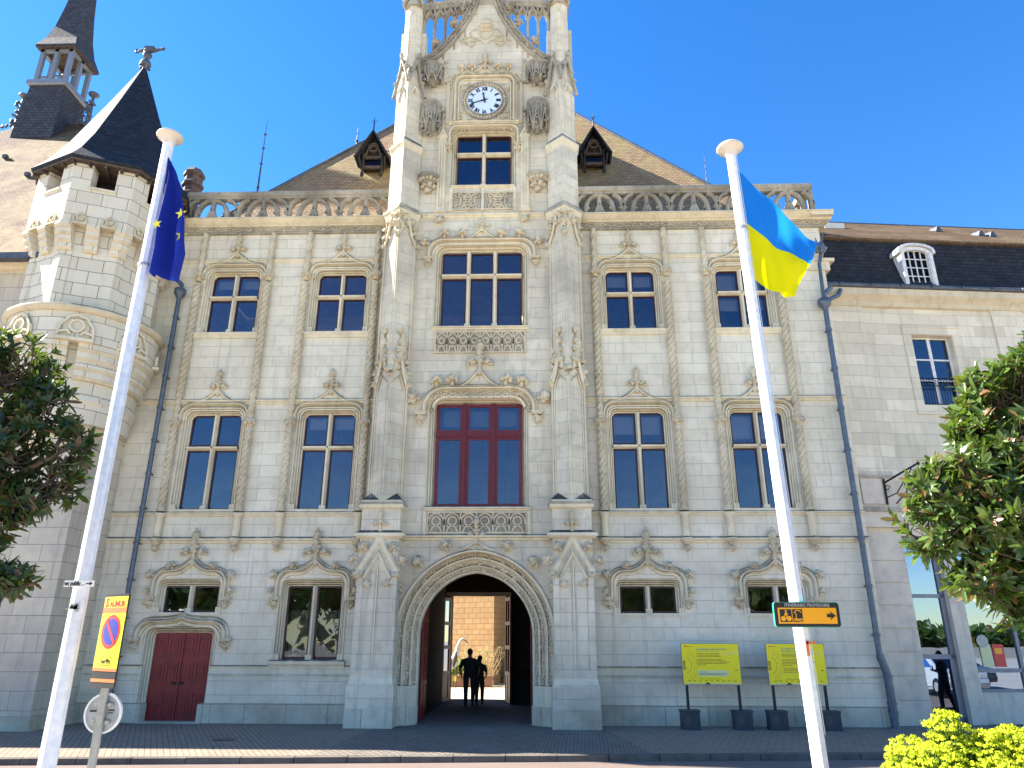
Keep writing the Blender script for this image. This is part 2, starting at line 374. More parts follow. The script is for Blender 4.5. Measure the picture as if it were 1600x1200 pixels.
# ---------------------------------------------------------------- carved ornament
def crocket_mb(seed=0,s=1.0):
    """curled cabbage leaf rooted at origin growing +z, leaning forward"""
    m=MB()
    m.blob((0,-.02*s,.05*s),(.035*s,.04*s,.06*s),1,.2,2,seed)
    m.blob((0,-.06*s,.115*s),(.075*s,.06*s,.055*s),2,.42,2.6,seed+1)
    for k in (-1,1): m.blob((k*.055*s,-.05*s,.085*s),(.035*s,.035*s,.045*s),1,.35,2.5,seed+k+4)
    return m
CRK=[crocket_mb(i) for i in range(3)]
def crocket(mb,x,y,z,s,ang=0,mat=0):
    s*=1.42; T=Matrix.Translation((x,y,z))@Matrix.Rotation(ang,4,'Y')@Matrix.Scale(s,4)
    mb.merge(CRK[int(abs(x*37+z*11))%3],T,mat)
def fleuron(mb,x,y,z,s=1.0,mat=0,wide=1):
    s*=1.12; wide*=1.12
    """cross shaped leafy finial, height about .55*s, base at x,z"""
    mb.tube([(x,y,z-.05*s),(x,y-.02,z+.12*s),(x,y-.03,z+.30*s)],[.05*s,.035*s,.045*s],6,mat)
    for k in (-1,1):
        mb.blob((x+k*.085*s*wide,y-.05,z+.17*s),(.065*s,.05*s,.055*s),2,.45,2.6,x*3+k,mat)
        mb.blob((x+k*.13*s*wide,y-.04,z+.12*s),(.035*s,.035*s,.035*s),1,.3,2.6,x*3+k,mat)
        mb.blob((x+k*.05*s,y-.06,z+.24*s),(.03*s,.03*s,.04*s),1,.3,2.6,x+k,mat)
    mb.blob((x,y-.08,z+.19*s),(.05*s,.04*s,.05*s),2,.4,2.6,x,mat)
    mb.blob((x,y-.05,z+.33*s),(.05*s,.05*s,.06*s),2,.25,3,x+2,mat)
    mb.blob((x,y-.05,z+.43*s),(.065*s,.06*s,.085*s),2,.3,3.5,x+3,mat)
    mb.blob((x,y-.05,z+.52*s),(.03*s,.03*s,.05*s),1,.2,3,x+4,mat)
def label_stop(mb,x,y,z,s=1,mat=0):
    """small moulded corbel with a carved tuft under it"""
    for i,(w,h) in enumerate(((.15,.05),(.13,.04))):
        mb.box(x-w*s,x+w*s,y-w*s*.9,y+.05,z-h*s*(i+1)-.01*i,z-h*s*i-(.01*i),mat)
    mb.blob((x,y-.05*s,z-.17*s),(.11*s,.09*s,.09*s),2,.5,2.8,x+z,mat)
    mb.blob((x,y-.03*s,z-.26*s),(.06*s,.06*s,.06*s),2,.4,2.8,x-z,mat)
def rounded_head(xc,hw,z0,zt,r,o=0,n=7):
    """inverted U from bottom-right up over to bottom-left, offset outward by o"""
    pts=[(xc+hw+o,z0)]
    for k in range(n+1):
        a=PI/2*k/n; pts.append((xc+hw-r+(r+o)*math.cos(a),zt-r+(r+o)*math.sin(a)))
    for k in range(n+1):
        a=PI/2+PI/2*k/n; pts.append((xc-hw+r+(r+o)*math.cos(a),zt-r+(r+o)*math.sin(a)))
    pts.append((xc-hw-o,z0)); return pts
def ribbon(mb,pa,ya,pb,yb,mat=0):
    n=len(pa); mb.add([(x,ya,z) for x,z in pa]+[(x,yb,z) for x,z in pb],[(i,i+1,n+i+1,n+i) for i in range(n-1)],mat)
def surround(mb,xc,hw,z0,zt,r,prof,mat=0,n=7):
    """prof: list of (outward offset, y); stepped moulded frame, plus spandrel fill up to the square hole"""
    ps=[rounded_head(xc,hw,z0,zt,r,o,n) for o,_ in prof]
    for i in range(len(prof)-1): ribbon(mb,ps[i],prof[i][1],ps[i+1],prof[i+1][1],mat)
    # spandrels
    o,y=prof[-1]; P=ps[-1]; X=hw+o; Z=zt+o
    for sgn,idx in ((1,range(1,n+2)),(-1,range(n+2,2*n+3))):
        arc=[P[i] for i in idx]; c=(xc+sgn*X,Z)
        for i in range(len(arc)-1):
            mb.add([(c[0],y,c[1]),(arc[i][0],y,arc[i][1]),(arc[i+1][0],y,arc[i+1][1])],[(0,1,2) if 1 else (0,2,1)],mat)
def wall_grid(mb,x0,x1,z0,z1,y,holes,depth=.35,mat=0,back=None):
    """front plane with rectangular holes and reveals; outward is -y"""
    xs=sorted(set([x0,x1]+[h[0] for h in holes]+[h[1] for h in holes])); zs=sorted(set([z0,z1]+[h[2] for h in holes]+[h[3] for h in holes]))
    xs=[x for x in xs if x0<=x<=x1]; zs=[z for z in zs if z0<=z<=z1]
    for i in range(len(xs)-1):
        for j in range(len(zs)-1):
            cx=(xs[i]+xs[i+1])/2; cz=(zs[j]+zs[j+1])/2
            if any(h[0]<cx<h[1] and h[2]<cz<h[3] for h in holes): continue
            mb.quad((xs[i],y,zs[j]),(xs[i+1],y,zs[j]),(xs[i+1],y,zs[j+1]),(xs[i],y,zs[j+1]),mat)
    for a,b,c,d in [h[:4] for h in holes]:
        Y=y+depth
        mb.quad((a,y,c),(a,Y,c),(a,Y,d),(a,y,d),mat); mb.quad((b,y,c),(b,y,d),(b,Y,d),(b,Y,c),mat)
        mb.quad((a,y,d),(a,Y,d),(b,Y,d),(b,y,d),mat)
        if c>z0+.01: mb.quad((a,y,c),(b,y,c),(b,Y,c),(a,Y,c),mat)
def ogee(xc,half,z0,rise,n=10,sgn=1):
    """concave rise from (xc-half,z0) to the point (xc,z0+rise)"""
    L=[]
    for k in range(n+1):
        t=k/n; L.append((xc-half*(1-t),z0+rise*(t**2.2)))
    return L
# ================================================================ TOWN HALL
hall=thing('town_hall','pale limestone town hall with central clock tower, arched gateway and brown tiled roof','town hall')
def hmould(mb,x0,x1,prof,mat=0):
    """horizontal moulding; prof (y,z) bottom to top"""
    n=len(prof); vs=[(x0,y,z) for y,z in prof]+[(x1,y,z) for y,z in prof]
    mb.add(vs,[(i,i+n,i+1+n,i+1) for i in range(n-1)]+[tuple(range(n)),tuple(range(2*n-1,n-1,-1))],mat)
def string_prof(z,h,d,y0=0):
    return [(y0,z-h*.5),(y0-d*.35,z-h*.42),(y0-d*.45,z-h*.1),(y0-d*.9,z+h*.05),(y0-d,z+h*.15),(y0-d,z+h*.32),(y0-d*.85,z+h*.4),(y0,z+h*.62)]
XL=[-8.01,-4.53]; XR=[4.71,8.21]; HW=.765
WPROF=[(0,.27),(0,.18),(.03,.15),(.045,.19),(.06,.12),(.085,.10),(.10,.145),(.115,.07),(.14,.045),(.15,.075),(.165,-.02),(.19,-.03),(.20,.0)]
HO=.20
holes=[]
for x in XL+XR:
    holes.append((x-HW-HO,x+HW+HO,5.60,8.50+HO)); holes.append((x-HW-HO,x+HW+HO,11.17,13.24+HO))
for x in XR: holes.append((x-HW-HO,x+HW+HO,2.76,3.49+HO))
holes.append((XL[0]-HW-HO,XL[0]+HW+HO,2.76,3.49+HO)); holes.append((XL[1]-HW-HO,XL[1]+HW+HO,1.56,3.49+HO))
DX=-8.06; DHW=.80
holes.append((DX-DHW-HO,DX+DHW+HO,0,2.25+HO))
XA,XB=-10.75,10.86
mb=MB()
wall_grid(mb,XA,-2.0,1.2,14.72,0,[h for h in holes if h[2]>=1.2 and h[1]<0]+[(DX-DHW-HO,DX+DHW+HO,1.2,2.25+HO)],.42)
mb.quad((XA,0,0),(XA,0,15.2),(XA,7.6,15.2),(XA,7.6,0)); mb.build('wall','wall',hall); mb=MB()
wall_grid(mb,2.0,XB,1.2,14.72,0,[h for h in holes if h[2]>=1.2 and h[0]>0],.42)
# side return and back of the block
mb.quad((XB,0,0),(XB,7.6,0),(XB,7.6,15.2),(XB,0,15.2))
mb.quad((XA,7.6,0),(-1.45,7.6,0),(-1.45,7.6,15.2),(XA,7.6,15.2)); mb.quad((.56,7.6,0),(XB,7.6,0),(XB,7.6,15.2),(.56,7.6,15.2)); mb.quad((-1.45,7.6,3.7),(.56,7.6,3.7),(.56,7.6,15.2),(-1.45,7.6,15.2))
for z in (4.9,10.4,15.2): mb.box(XA+.02,XB-.02,.55,7.58,z-.05,z+.05)
facade=mb.build('wall','wall',hall)
# lower wall zone below the offset course (projects slightly) and plinth
mb=MB()
def dado(x0,x1):
    mb=MB()
    mb.box(x0,x1,-.05,.02,.50,1.14,0); hmould(mb,x0,x1,[(0,1.14),(-.06,1.14),(-.07,1.17),(-.05,1.21),(-.035,1.30),(-.035,1.36),(-.06,1.40),(0,1.43)],1)
    mb.box(x0,x1,-.09,.0,0,.48,2); mb.box(x0,x1,-.09,-.05,.48,.50,2)
    mb.build('plinth',['wall','trim','base'],hall)
dado(XA,DX-DHW-.12); dado(DX+DHW+.12,-2.0); dado(2.0,XB)
# ------------- string courses
mb=MB()
def segs(y0,cuts,a=XA,b=XB):
    xs=[a]+sorted([c for c in cuts])+[b]; return xs
for x0,x1 in ((XA,-3.1),(3.1,XB)):
    for zz_,hh_,dd_ in ((4.72,.17,.10),(5.47,.14,.08),(8.86,.15,.10),(13.68,.13,.08)):
        mb=MB(); hmould(mb,x0,x1,string_prof(zz_,hh_,dd_)); mb.build('string_course','trim',hall)
# ------------- leafy frieze and cornice
mb=MB()
for x0,x1 in ((XA,-3.0),(3.0,XB+.12)):
    mb.box(x0,x1,-.05,0,14.70,14.95,1); hmould(mb,x0,x1,[(0,14.66),(-.09,14.67),(-.10,14.70),(-.05,14.715)],1)
    x=x0+.1; i=0
    while x<x1-.1:
        s=1 if i%2 else -1
        p=[(x+.30*t,-.075,14.83+s*.075*math.sin(PI*t)) for t in [k/6 for k in range(7)]]
        mb.tube(p,.014,5,0)
        for q in range(4):
            mb.blob((x+.04+q*.075,-.07,14.83-s*(.05-.02*(q%2))+.015*rng.uniform(-1,1)),(.036,.03,.03),1,.45,2.5,x+q,0)
        x+=.30; i+=1
    mb.build('leafy_frieze',['carve','aged'],hall); mb=MB()
for x0,x1 in ((XA,-3.0),(3.0,XB+.42)):
    hmould(mb,x0,x1,[(0,14.93),(-.10,14.935),(-.12,14.96),(-.20,15.0),(-.30,15.07),(-.33,15.10),(-.36,15.10),(-.36,15.13),(0,15.20)])
    if x0<0: mb.build('cornice','trim',hall); mb=MB()
mb.box(XB-.3,XB+.42,-.30,1.4,14.98,15.12)
mb.build('cornice','trim',hall)
# ------------- pierced balustrade
def balustrade(x0,x1,name='balustrade'):
    mb=MB(); yb=-.12
    mb.box(x0,x1,yb-.12,yb+.14,15.10,15.22,0)
    hmould(mb,x0,x1,[(yb+.02,15.93),(yb-.09,15.94),(yb-.09,16.0),(yb-.13,16.02),(yb-.16,16.06),(yb-.16,16.13)],0)
    mb.box(x0,x1,yb-.16,yb+.16,16.13,16.17,1); mb.box(x0,x1,yb+.02,yb+.12,15.93,16.13,0)
    n=max(1,round((x1-x0)/1.6)); w=(x1-x0)/n
    pr=[(-.068,yb+.08),(-.068,yb-.04),(-.018,yb-.11),(.018,yb-.11),(.068,yb-.04),(.068,yb+.08)]
    def arc(a,b,pw=.5,z0=15.2,z1=15.93,k=9):
        return [(a+(b-a)*(1-math.cos(PI/2*t/k)),z0+(z1-z0)*math.sin(PI/2*t/k)) for t in range(k+1)]
    for i in range(n):
        xv=x0+i*w; xa=xv+w/2
        # straight post with swelling foot
        for xx in (xa,):
            mb.sweep([(xx,15.2),(xx,15.95)],pr,0)
            mb.sweep([(xx-.13,15.2),(xx-.05,15.42),(xx,15.55)],pr,0); mb.sweep([(xx+.13,15.2),(xx+.05,15.42),(xx,15.55)],pr,0)
        for sgn in (-1,1):
            # tall leaning arch from foot to above the post
            foot=xa+sgn*w*.30; P=[]
            for t in range(11):
                u=t/10; P.append((foot+(xa-foot)*(u**1.9),15.2+.72*math.sin(PI/2*u**.9)))
            mb.sweep(P,pr,0)
            # cusp knob
            mb.blob((foot-sgn*.09,yb-.02,15.42),(.07,.07,.07),1,.2,2,i,0)
            # Y branch from the node post
            X=xv if sgn<0 else xv+w; P=[]
            for t in range(10):
                u=t/9; P.append((X-sgn*w*.22*(u**1.7),15.45+.47*math.sin(PI/2*u)))
            mb.sweep(P,pr,0)
            mb.sweep([(X-sgn*.012,15.2),(X-sgn*.012,15.55)],pr,0); mb.blob((X-sgn*.085,yb-.02,15.43),(.06,.07,.07),1,.2,2,i,0)
    mb.box(x1-.12,x1,yb-.10,yb+.12,15.2,15.95,0); mb.box(x0,x0+.08,yb-.10,yb+.12,15.2,15.95,0)
    return mb.build(name,['aged','aged'],hall)
balustrade(-9.9,-3.05); balustrade(3.05,10.75)
mb=MB()   # return of the balustrade along the right side
mb.box(10.5,10.78,.0,1.9,15.95,16.17); mb.box(10.5,10.78,.0,1.9,15.10,15.22)
for y in (.35,.75,1.15,1.55,1.9): mb.box(10.56,10.72,y-.06,y+.06,15.2,15.96)
mb.build('balustrade_return','aged',hall)

# ------------- windows (prototype at x=0, then copies)
MULL=[(-.065,.28),(-.065,.18),(-.026,.07),(.026,.07),(.065,.18),(.065,.28)]
def vbar(mb,x,z0,z1,mat=0,k=1,dy=0):
    mb.slab([(x+p*k,y+dy) for p,y in MULL],z0,z1,mat)
def hbar(mb,x0,x1,z,mat=0,k=1,dy=0):
    n=len(MULL); vs=[(x0,y+dy,z+p*k) for p,y in MULL]+[(x1,y+dy,z+p*k) for p,y in MULL]
    mb.add(vs,[(i,i+n,(i+1)%n+n,(i+1)%n) for i in range(n)],mat)
def lights(fr,gl,cells,y=.25,w=.045,mat=0):
    for a,b,c,d in cells:
        for bx in ((a,a+w,c,d),(b-w,b,c,d),(a+w,b-w,c,c+w*1.2),(a+w,b-w,d-w,d)):
            fr.box(bx[0],bx[1],y-.03,y+.04,bx[2],bx[3],mat)
        gl.quad((a+w,y,c+w),(b-w,y,c+w),(b-w,y,d-w),(a+w,y,d-w))
def hoodprof(y0=0,s=1):
    return [(-.085*s,y0+.02),(-.085*s,y0-.05*s),(-.06*s,y0-.075*s),(-.045*s,y0-.04*s),(-.03*s,y0-.04*s),(-.015*s,y0-.11*s),(.012*s,y0-.13*s),(.035*s,y0-.11*s),(.045*s,y0-.03*s),(.06*s,y0-.02*s),(.075*s,y0-.06*s),(.085*s,y0+.02)]
def make_window(name,z0,zt,transom,hood,sill,hw=HW,r=.17,hoodr=.36,fz=None,y0=0):
    o=MB(); surround(o,0,hw,z0,zt,r,WPROF,0)
    # lines on the splayed jambs end on small bases
    for s in (-1,1):
        for q in (.06,.13): o.box(s*(hw+q)-.03,s*(hw+q)+.03,.0,.10,z0,z0+.16,0)
    if sill: 
        hmould(o,-hw-.26,hw+.26,[(.02,z0-.22),(-.05,z0-.21),(-.06,z0-.15),(-.10,z0-.10),(-.11,z0-.03),(-.05,z0+.0),(.38,z0+.02)],0)
        for s in (-1,1): o.poly([(s*(hw+.26),-.05,z0-.2),(s*(hw+.19),-.05,z0-.2),(s*(hw+.25),-.0,z0-.75)],0)
    else: o.box(-hw-HO,hw+HO,-.03,.38,z0-.06,z0+.015,0)
    w=o.build(name,'trim',hall)
    m=MB(); vbar(m,0,z0,zt)
    if transom: hbar(m,-hw,hw,transom)
    m.box(-.085,.085,.05,.26,z0,z0+.13); m.build('mullion','trim',w)
    fr=MB(); gl=MB(); g=.065
    rows=[(z0+.02,zt)] if not transom else [(z0+.02,transom-g),(transom+g,zt)]
    lights(fr,gl,[(a,b,c,d) for c,d in rows for a,b in ((-hw,-g),(g,hw))])
    # corner quadrants of timber in the rounded head
    fr.build('frame','timberframe',w); gl.build('pane','glass',w)
    if hood=='shoulder':
        h=MB(); zs=zt+.27
        P=rounded_head(0,1.03,zt-.22,zs+.03,.36,0,7); h.sweep(P,hoodprof())
        P2=rounded_head(0,.93,zt-.22,zs-.10,.27,0,7); h.sweep(P2,[(-.03,.0),(-.03,-.04),(0,-.06),(.03,-.04),(.03,.0)]); P2=rounded_head(0,.86,zt-.22,zs-.17,.22,0,7); h.sweep(P2,[(-.022,.0),(-.02,-.03),(.02,-.03),(.022,.0)])
        for s in (-1,1):
            L=[(s*.78*(1-t/12),zs+.05+.44*(t/12)**2.0) for t in range(13)]
            h.sweep(L,[(-.045,.01),(-.045,-.06),(0,-.11),(.045,-.06),(.045,.01)])
        h.build('hood_mould','trim',w)
        f=MB(); fleuron(f,0,-.03,zs+.36,1.25,0,1.1); f.build('finial','carve',w)
    if hood=='ogee':
        h=MB(); zs=zt+.30; HH=1.02
        # right jamb up, shoulder, concave to the point
        half=[(HH,zt-.30),(HH,zs-.22)]+[(HH-.34+.34*math.cos(PI/2*k/6),zs-.22+.34*math.sin(PI/2*k/6)) for k in range(1,7)]
        half+=[((HH-.34)*(1-t/10),zs+.12+.30*(t/10)**2.3-.02*math.sin(PI*t/10)) for t in range(1,11)]
        path=half+[(-x,z) for x,z in half[-2::-1]]
        h.sweep(path,hoodprof(0,1.15)); 
        in1=[(x*.90,z-.10) for x,z in path]; h.sweep(in1,[(-.05,.0),(-.04,-.05),(.03,-.05),(.05,.0)])
        h.build('hood_mould','trim',w)
        f=MB(); fleuron(f,0,-.06,zs+.34,1.5,wide=1.35); f.build('finial','carve',w)
        for s in (-1,1):
            for cx_,cz_,cs_,ca_ in ((.52,zs+.12,1.0,.5),(1.0,zs-.05,1.05,1.2),(1.06,zt-.14,.8,1.45)):
                c=MB(); crocket(c,s*cx_,-.05,cz_,cs_,s*ca_); c.build('crocket','carve',w)
        for s in (-1,1):
            l=MB(); label_stop(l,s*1.06,0,zt-.30,1.0); l.build('label_stop','carve',w)
    return w
mid=make_window('window',5.60,8.50,7.47,'shoulder',False)
up=make_window('window',11.17,13.24,12.44,'shoulder',True)
low=make_window('window',2.76,3.49,None,'ogee',False,r=.06)
for proto,xs in ((mid,XL+XR),(up,XL+XR),(low,[XL[0]]+XR)):
    for i,x in enumerate(xs):
        if i==0: proto.location=(x,0,0)
        else: link_copy(proto,hall,(x,0,0))
tall=make_window('window',1.56,3.49,None,'ogee',True,r=.06); tall.location=(XL[1],0,0)
# white blinds part-way down behind some panes and net curtain behind the tall one
for x,z0,z1 in ((8.21,12.60,13.2),(4.71,12.82,13.2),(8.21,11.95,12.36),(-4.53,8.1,8.45),(4.71,7.9,8.45),(8.21,7.75,8.45),(-8.01,12.9,13.2)):
    b=MB(); b.box(x-.7,x+.7,.46,.48,z0,z1); b.build('blind','blind',hall)
b=MB(); 
for k in range(14): b.box(XL[1]-.7+k*.1,XL[1]-.61+k*.1,.46+.02*(k%2),.48+.02*(k%2),1.6,2.85)
b.build('curtain',plain('grey_net',(.34,.31,.28),.9),hall)
# ------------- side door
o=MB(); surround(o,DX,DHW,0,2.25,.10,WPROF,0)
for s in (-1,1): o.box(DX+s*(DHW+.13)-.17,DX+s*(DHW+.13)+.17,-.12,.26,0,.47,1)
dr=o.build('doorway',['trim','base'],hall)
d=MB(); d.box(DX-DHW,DX+DHW,.22,.28,0,2.25,0)
for s in (-1,1):
    xc=DX+s*DHW/2
    for z0,z1 in ((.10,.75),(.95,1.50),(1.62,2.20)):
        for q in (-1,1):
            x0=xc+q*.19-.155; x1=xc+q*.19+.155
            d.box(x0,x1,.205,.22,z0,z0+.03); d.box(x0,x1,.205,.22,z1-.03,z1); d.box(x0,x0+.025,.205,.22,z0+.03,z1-.03); d.box(x1-.025,x1,.205,.22,z0+.03,z1-.03)
            d.box(x0+.07,x1-.07,.208,.22,z0+.08,z1-.08)
            for g in range(3): d.box(x0+.09+g*.055,x0+.11+g*.055,.20,.208,z0+.09,z1-.09)
d.box(DX-.03,DX+.03,.19,.22,0,2.25)
dd=d.build('door','reddoor',dr)
l=MB(); l.box(DX-.16,DX-.03,.17,.19,.93,.99); l.box(DX+.03,DX+.16,.17,.19,.93,.99); l.build('letterbox','iron',dd)
h=MB(); half=[(1.22,2.10),(1.22,2.20)]+[(.82+.40*math.cos(PI/2*k/7),2.20+.36*math.sin(PI/2*k/7)) for k in range(1,8)]+[(.82*(1-t/8),2.56+.10*(t/8)**3) for t in range(1,9)]
path=[(DX+x,z) for x,z in half]+[(DX-x,z) for x,z in half[-2::-1]]
h.sweep(path,hoodprof(0,1.25)); 
for q in (.87,.93): h.sweep([(DX+(x-DX)*q,z-(1-q)*1.1) for x,z in path],[(-.04,.0),(-.03,-.045),(.03,-.045),(.045,.0)])
h.build('hood_mould','trim',dr)
for s in (-1,1):
    l=MB(); label_stop(l,DX+s*1.26,0,2.12,1.05); l.build('label_stop','carve',dr)
mb=MB(); mb.box(DX-DHW-.1,DX+DHW+.1,-.18,.3,0,.03); mb.build('door_step','base',hall)

# ------------- twisted columns
def twist(mb,z0,z1,r,turns_per_m,lobes=3,depth=.24,n=18,dz=.04,mat=0,cy=-.10):
    turns_per_m*=2.5; rings=[]; k=int((z1-z0)/.032)+1
    for i in range(k+1):
        z=z0+(z1-z0)*i/k; row=[]
        for j in range(n):
            a=2*PI*j/n; rr=r*(1+depth*math.cos(lobes*(a-2*PI*turns_per_m*z/lobes*1.0)))
            row.append((rr*math.cos(a),cy+rr*math.sin(a),z))
        rings.append(row)
    mb.loft(rings,mat,True,True)
def beads(mb,z0,z1,r,tpm,mat=0,cy=-.10,sz=.022):
    z=z0
    while z<z1:
        for q in range(3):
            a=2*PI*(tpm*2.5*z/3)+2*PI*q/3+PI/3
            if math.sin(a)<.1: mb.blob((r*math.cos(a),cy+r*math.sin(a),z),(sz,sz,sz*1.3),1,.2,2,z,mat)
        z+=.075
def capital(mb,z,w=.13,cy=-.10,mat=0):
    mb.lathe([(.085,0),(.10,.03),(.09,.06),(.11,.14),(w*1.15,.24),(w*1.2,.27),(w*1.1,.30)],8,(0,cy,z),mat,False,PI/8)
    for a in (-150,-115,-65,-30):
        mb.blob((w*1.05*math.cos(R(a)),cy+w*1.05*math.sin(R(a)),z+.17),(.055,.05,.075),2,.45,2.8,a,mat)
mb=MB(); twist(mb,5.66,8.0,.098,1.9); beads(mb,5.7,7.95,.098,1.9)
mb.lathe([(.13,0),(.13,.05),(.10,.10),(.10,.14)],10,(0,-.10,5.54)); 
twist(mb,8.30,9.0,.085,1.9); twist(mb,9.0,12.85,.105,1.9); beads(mb,9.1,12.8,.105,1.9)
twist(mb,13.15,14.66,.085,1.1,3,.2)
col0=mb.build('twisted_column','carve',hall)
c=MB(); capital(c,8.0); c.build('capital','carve',col0)
c=MB(); capital(c,12.92); c.build('capital','carve',col0)
c=MB(); c.lathe([(.105,0),(.105,.56),(.15,.60),(.15,.66)],12,(0,-.10,4.82)); c.build('column_stub','trim',col0)
c=MB()
c.lathe([(.07,0),(.10,.05),(.15,.10),(.17,.13),(.18,.17),(.16,.20)],10,(0,-.10,4.58)); c.blob((0,-.13,4.52),(.09,.08,.09),2,.45,2.8,3); c.blob((0,-.10,4.43),(.045,.045,.05),1,.3,2.5,3)
c.build('corbel','carve',col0)
first=True
for x in XL+XR:
    for s in (-1,1):
        X=x+s*1.13
        if first: col0.location=(X,0,0); first=False
        else: link_copy(col0,hall,(X,0,0))

# ================================================================ TOWER
TY=-.40
mb=MB()
TH=[(-1.27-.22,1.27+.22,5.58,8.70+.22),(-1.26-.22,1.26+.22,11.08,13.78+.22),(-.90-.22,.90+.22,16.14,18.3+.22)]
wall_grid(mb,-2.35,2.35,4.6,21.0,TY,TH,.40)
# arch contour helpers
ZS=2.20
def arch_path(o,z0=0,n=16):
    a=1.53; c=.13; Rr=a+c; o=o*.93
    pts=[(a+o,z0)]
    # right arc centre (-c,ZS) radius Rr+o ; apex at x=0
    amax=math.acos(c/(Rr+o))
    for k in range(n+1):
        t=amax*k/n; pts.append((-c+(Rr+o)*math.cos(t),ZS+(Rr+o)*math.sin(t)*.985))
    L=[(-x,z) for x,z in pts[-2::-1]]
    return pts+L
P=arch_path(.60); rt=P[:len(P)//2+1]
for sgn in (1,-1):
    for i in range(len(rt)-1):
        (x0,z0),(x1,z1)=rt[i],rt[i+1]
        mb.quad((sgn*x0,TY,z0),(sgn*2.35,TY,z0),(sgn*2.35,TY,z1 if i else z1),(sgn*x1,TY,z1))
    mb.quad((0,TY,rt[-1][1]),(sgn*2.35,TY,rt[-1][1]),(sgn*2.35,TY,4.6),(0,TY,4.6))
mb.quad((-2.9,TY,15.2),(-2.9,4,15.2),(-2.9,4,21.2),(-2.9,TY,21.2)); mb.quad((2.9,TY,15.2),(2.9,4,15.2),(2.9,4,21.2),(2.9,TY,21.2)); mb.quad((-2.9,4,15),(2.9,4,15),(2.9,4,21.2),(-2.9,4,21.2))
mb.box(-2.88,2.88,TY+.3,3.98,20.9,21.1)
mb.quad((-2.9,TY+.02,15.2),(-2.3,TY+.02,15.2),(-2.3,TY+.02,21.2),(-2.9,TY+.02,21.2)); mb.quad((2.3,TY+.02,15.2),(2.9,TY+.02,15.2),(2.9,TY+.02,21.2),(2.3,TY+.02,21.2))
mb.box(-2.34,2.34,TY+.42,TY+.5,18.7,20.9)
tw=mb.build('tower_wall','tower',hall)
# ---- gateway arch
mb=MB()
AP=[(0,.25),(0,.02),(.03,-.02),(.06,-.02),(.075,.04),(.17,-.04),(.18,-.10),(.22,-.13),(.24,-.10),(.255,-.04),(.37,-.14),(.385,-.22),(.44,-.25),(.46,-.20),(.475,-.16),(.55,-.28),(.56,-.40),(.58,-.47),(.63,-.49),(.66,-.46),(.665,-.38)]
pp=[arch_path(o,.95) for o,_ in AP]
for i in range(len(AP)-1): ribbon(mb,pp[i],AP[i][1],pp[i+1],AP[i+1][1],0)
# plain lower jambs
for s in (-1,1):
    mb.slab([(s*1.53,.25),(s*1.53,-.02),(s*1.70,-.25),(s*2.0,TY-.03),(s*2.2,TY-.03),(s*2.2,.25)][::s],.46,.95,0,)
    mb.slab([(s*1.52,.25),(s*1.50,-.04),(s*1.68,-.29),(s*1.98,TY-.08),(s*2.2,TY-.08),(s*2.2,.25)][::s],0,.46,1)
ga=mb.build('gateway_arch',['trim','base'],hall)
mb=MB()
def lerp_path(o,step,z0=1.0):
    P=arch_path(o,z0,26); out=[]; acc=0
    for i in range(len(P)-1):
        a=Vector(P[i]);b=Vector(P[i+1]);L=(b-a).length
        while acc<L:
            q=a+(b-a)*(acc/L); out.append((q.x,q.y,math.atan2((b-a).y,(b-a).x))); acc+=step
        acc-=L
    return out
for o,y,sz in ((.115,-.01,.044),(.31,-.10,.054),(.51,-.235,.040)):
    mb=MB()
    for i,(x,z,a) in enumerate(lerp_path(o,.082)):
        nx,nz=-math.sin(a),math.cos(a); w=.022*math.sin(i*1.3)
        mb.blob((x+nx*w,y-.02,z+nz*w),(sz,.03,sz),1,.5,2.8,i*.7)
        if i%3==0: mb.tube([(x-nx*.03,y-.01,z-nz*.03),(x+.5*sz*math.cos(a),y-.045,z+.5*sz*math.sin(a)),(x+nx*.035,y-.02,z+nz*.035)],.012,4)
    mb.build('carved_archivolt','carve',ga)
mb=MB()
Pq=arch_path(.68,2.0,30); 
for s in (-1,1):
    for x,z in ((2.19,2.45),(1.95,3.30),(1.46,3.95),(.78,4.34)):
        a=math.atan2(x+.1,z-ZS+.2); mb=MB(); crocket(mb,s*x,TY-.06,z,1.35,s*a); mb.build('crocket','carve',ga)
mb=MB()
for s in (-1,1):
    mb.sweep([(s*.50*(1-t/8),4.40+.28*(t/8)**1.8) for t in range(9)],[(-.035,TY+.02),(-.035,TY-.08),(.035,TY-.08),(.035,TY+.02)])
fleuron(mb,0,TY-.05,4.62,1.15,wide=1.35); mb.build('finial','carve',ga)
for s in (-1,1):
    l=MB(); label_stop(l,s*2.10,TY-.04,2.02,.95); l.build('label_stop','carve',ga)
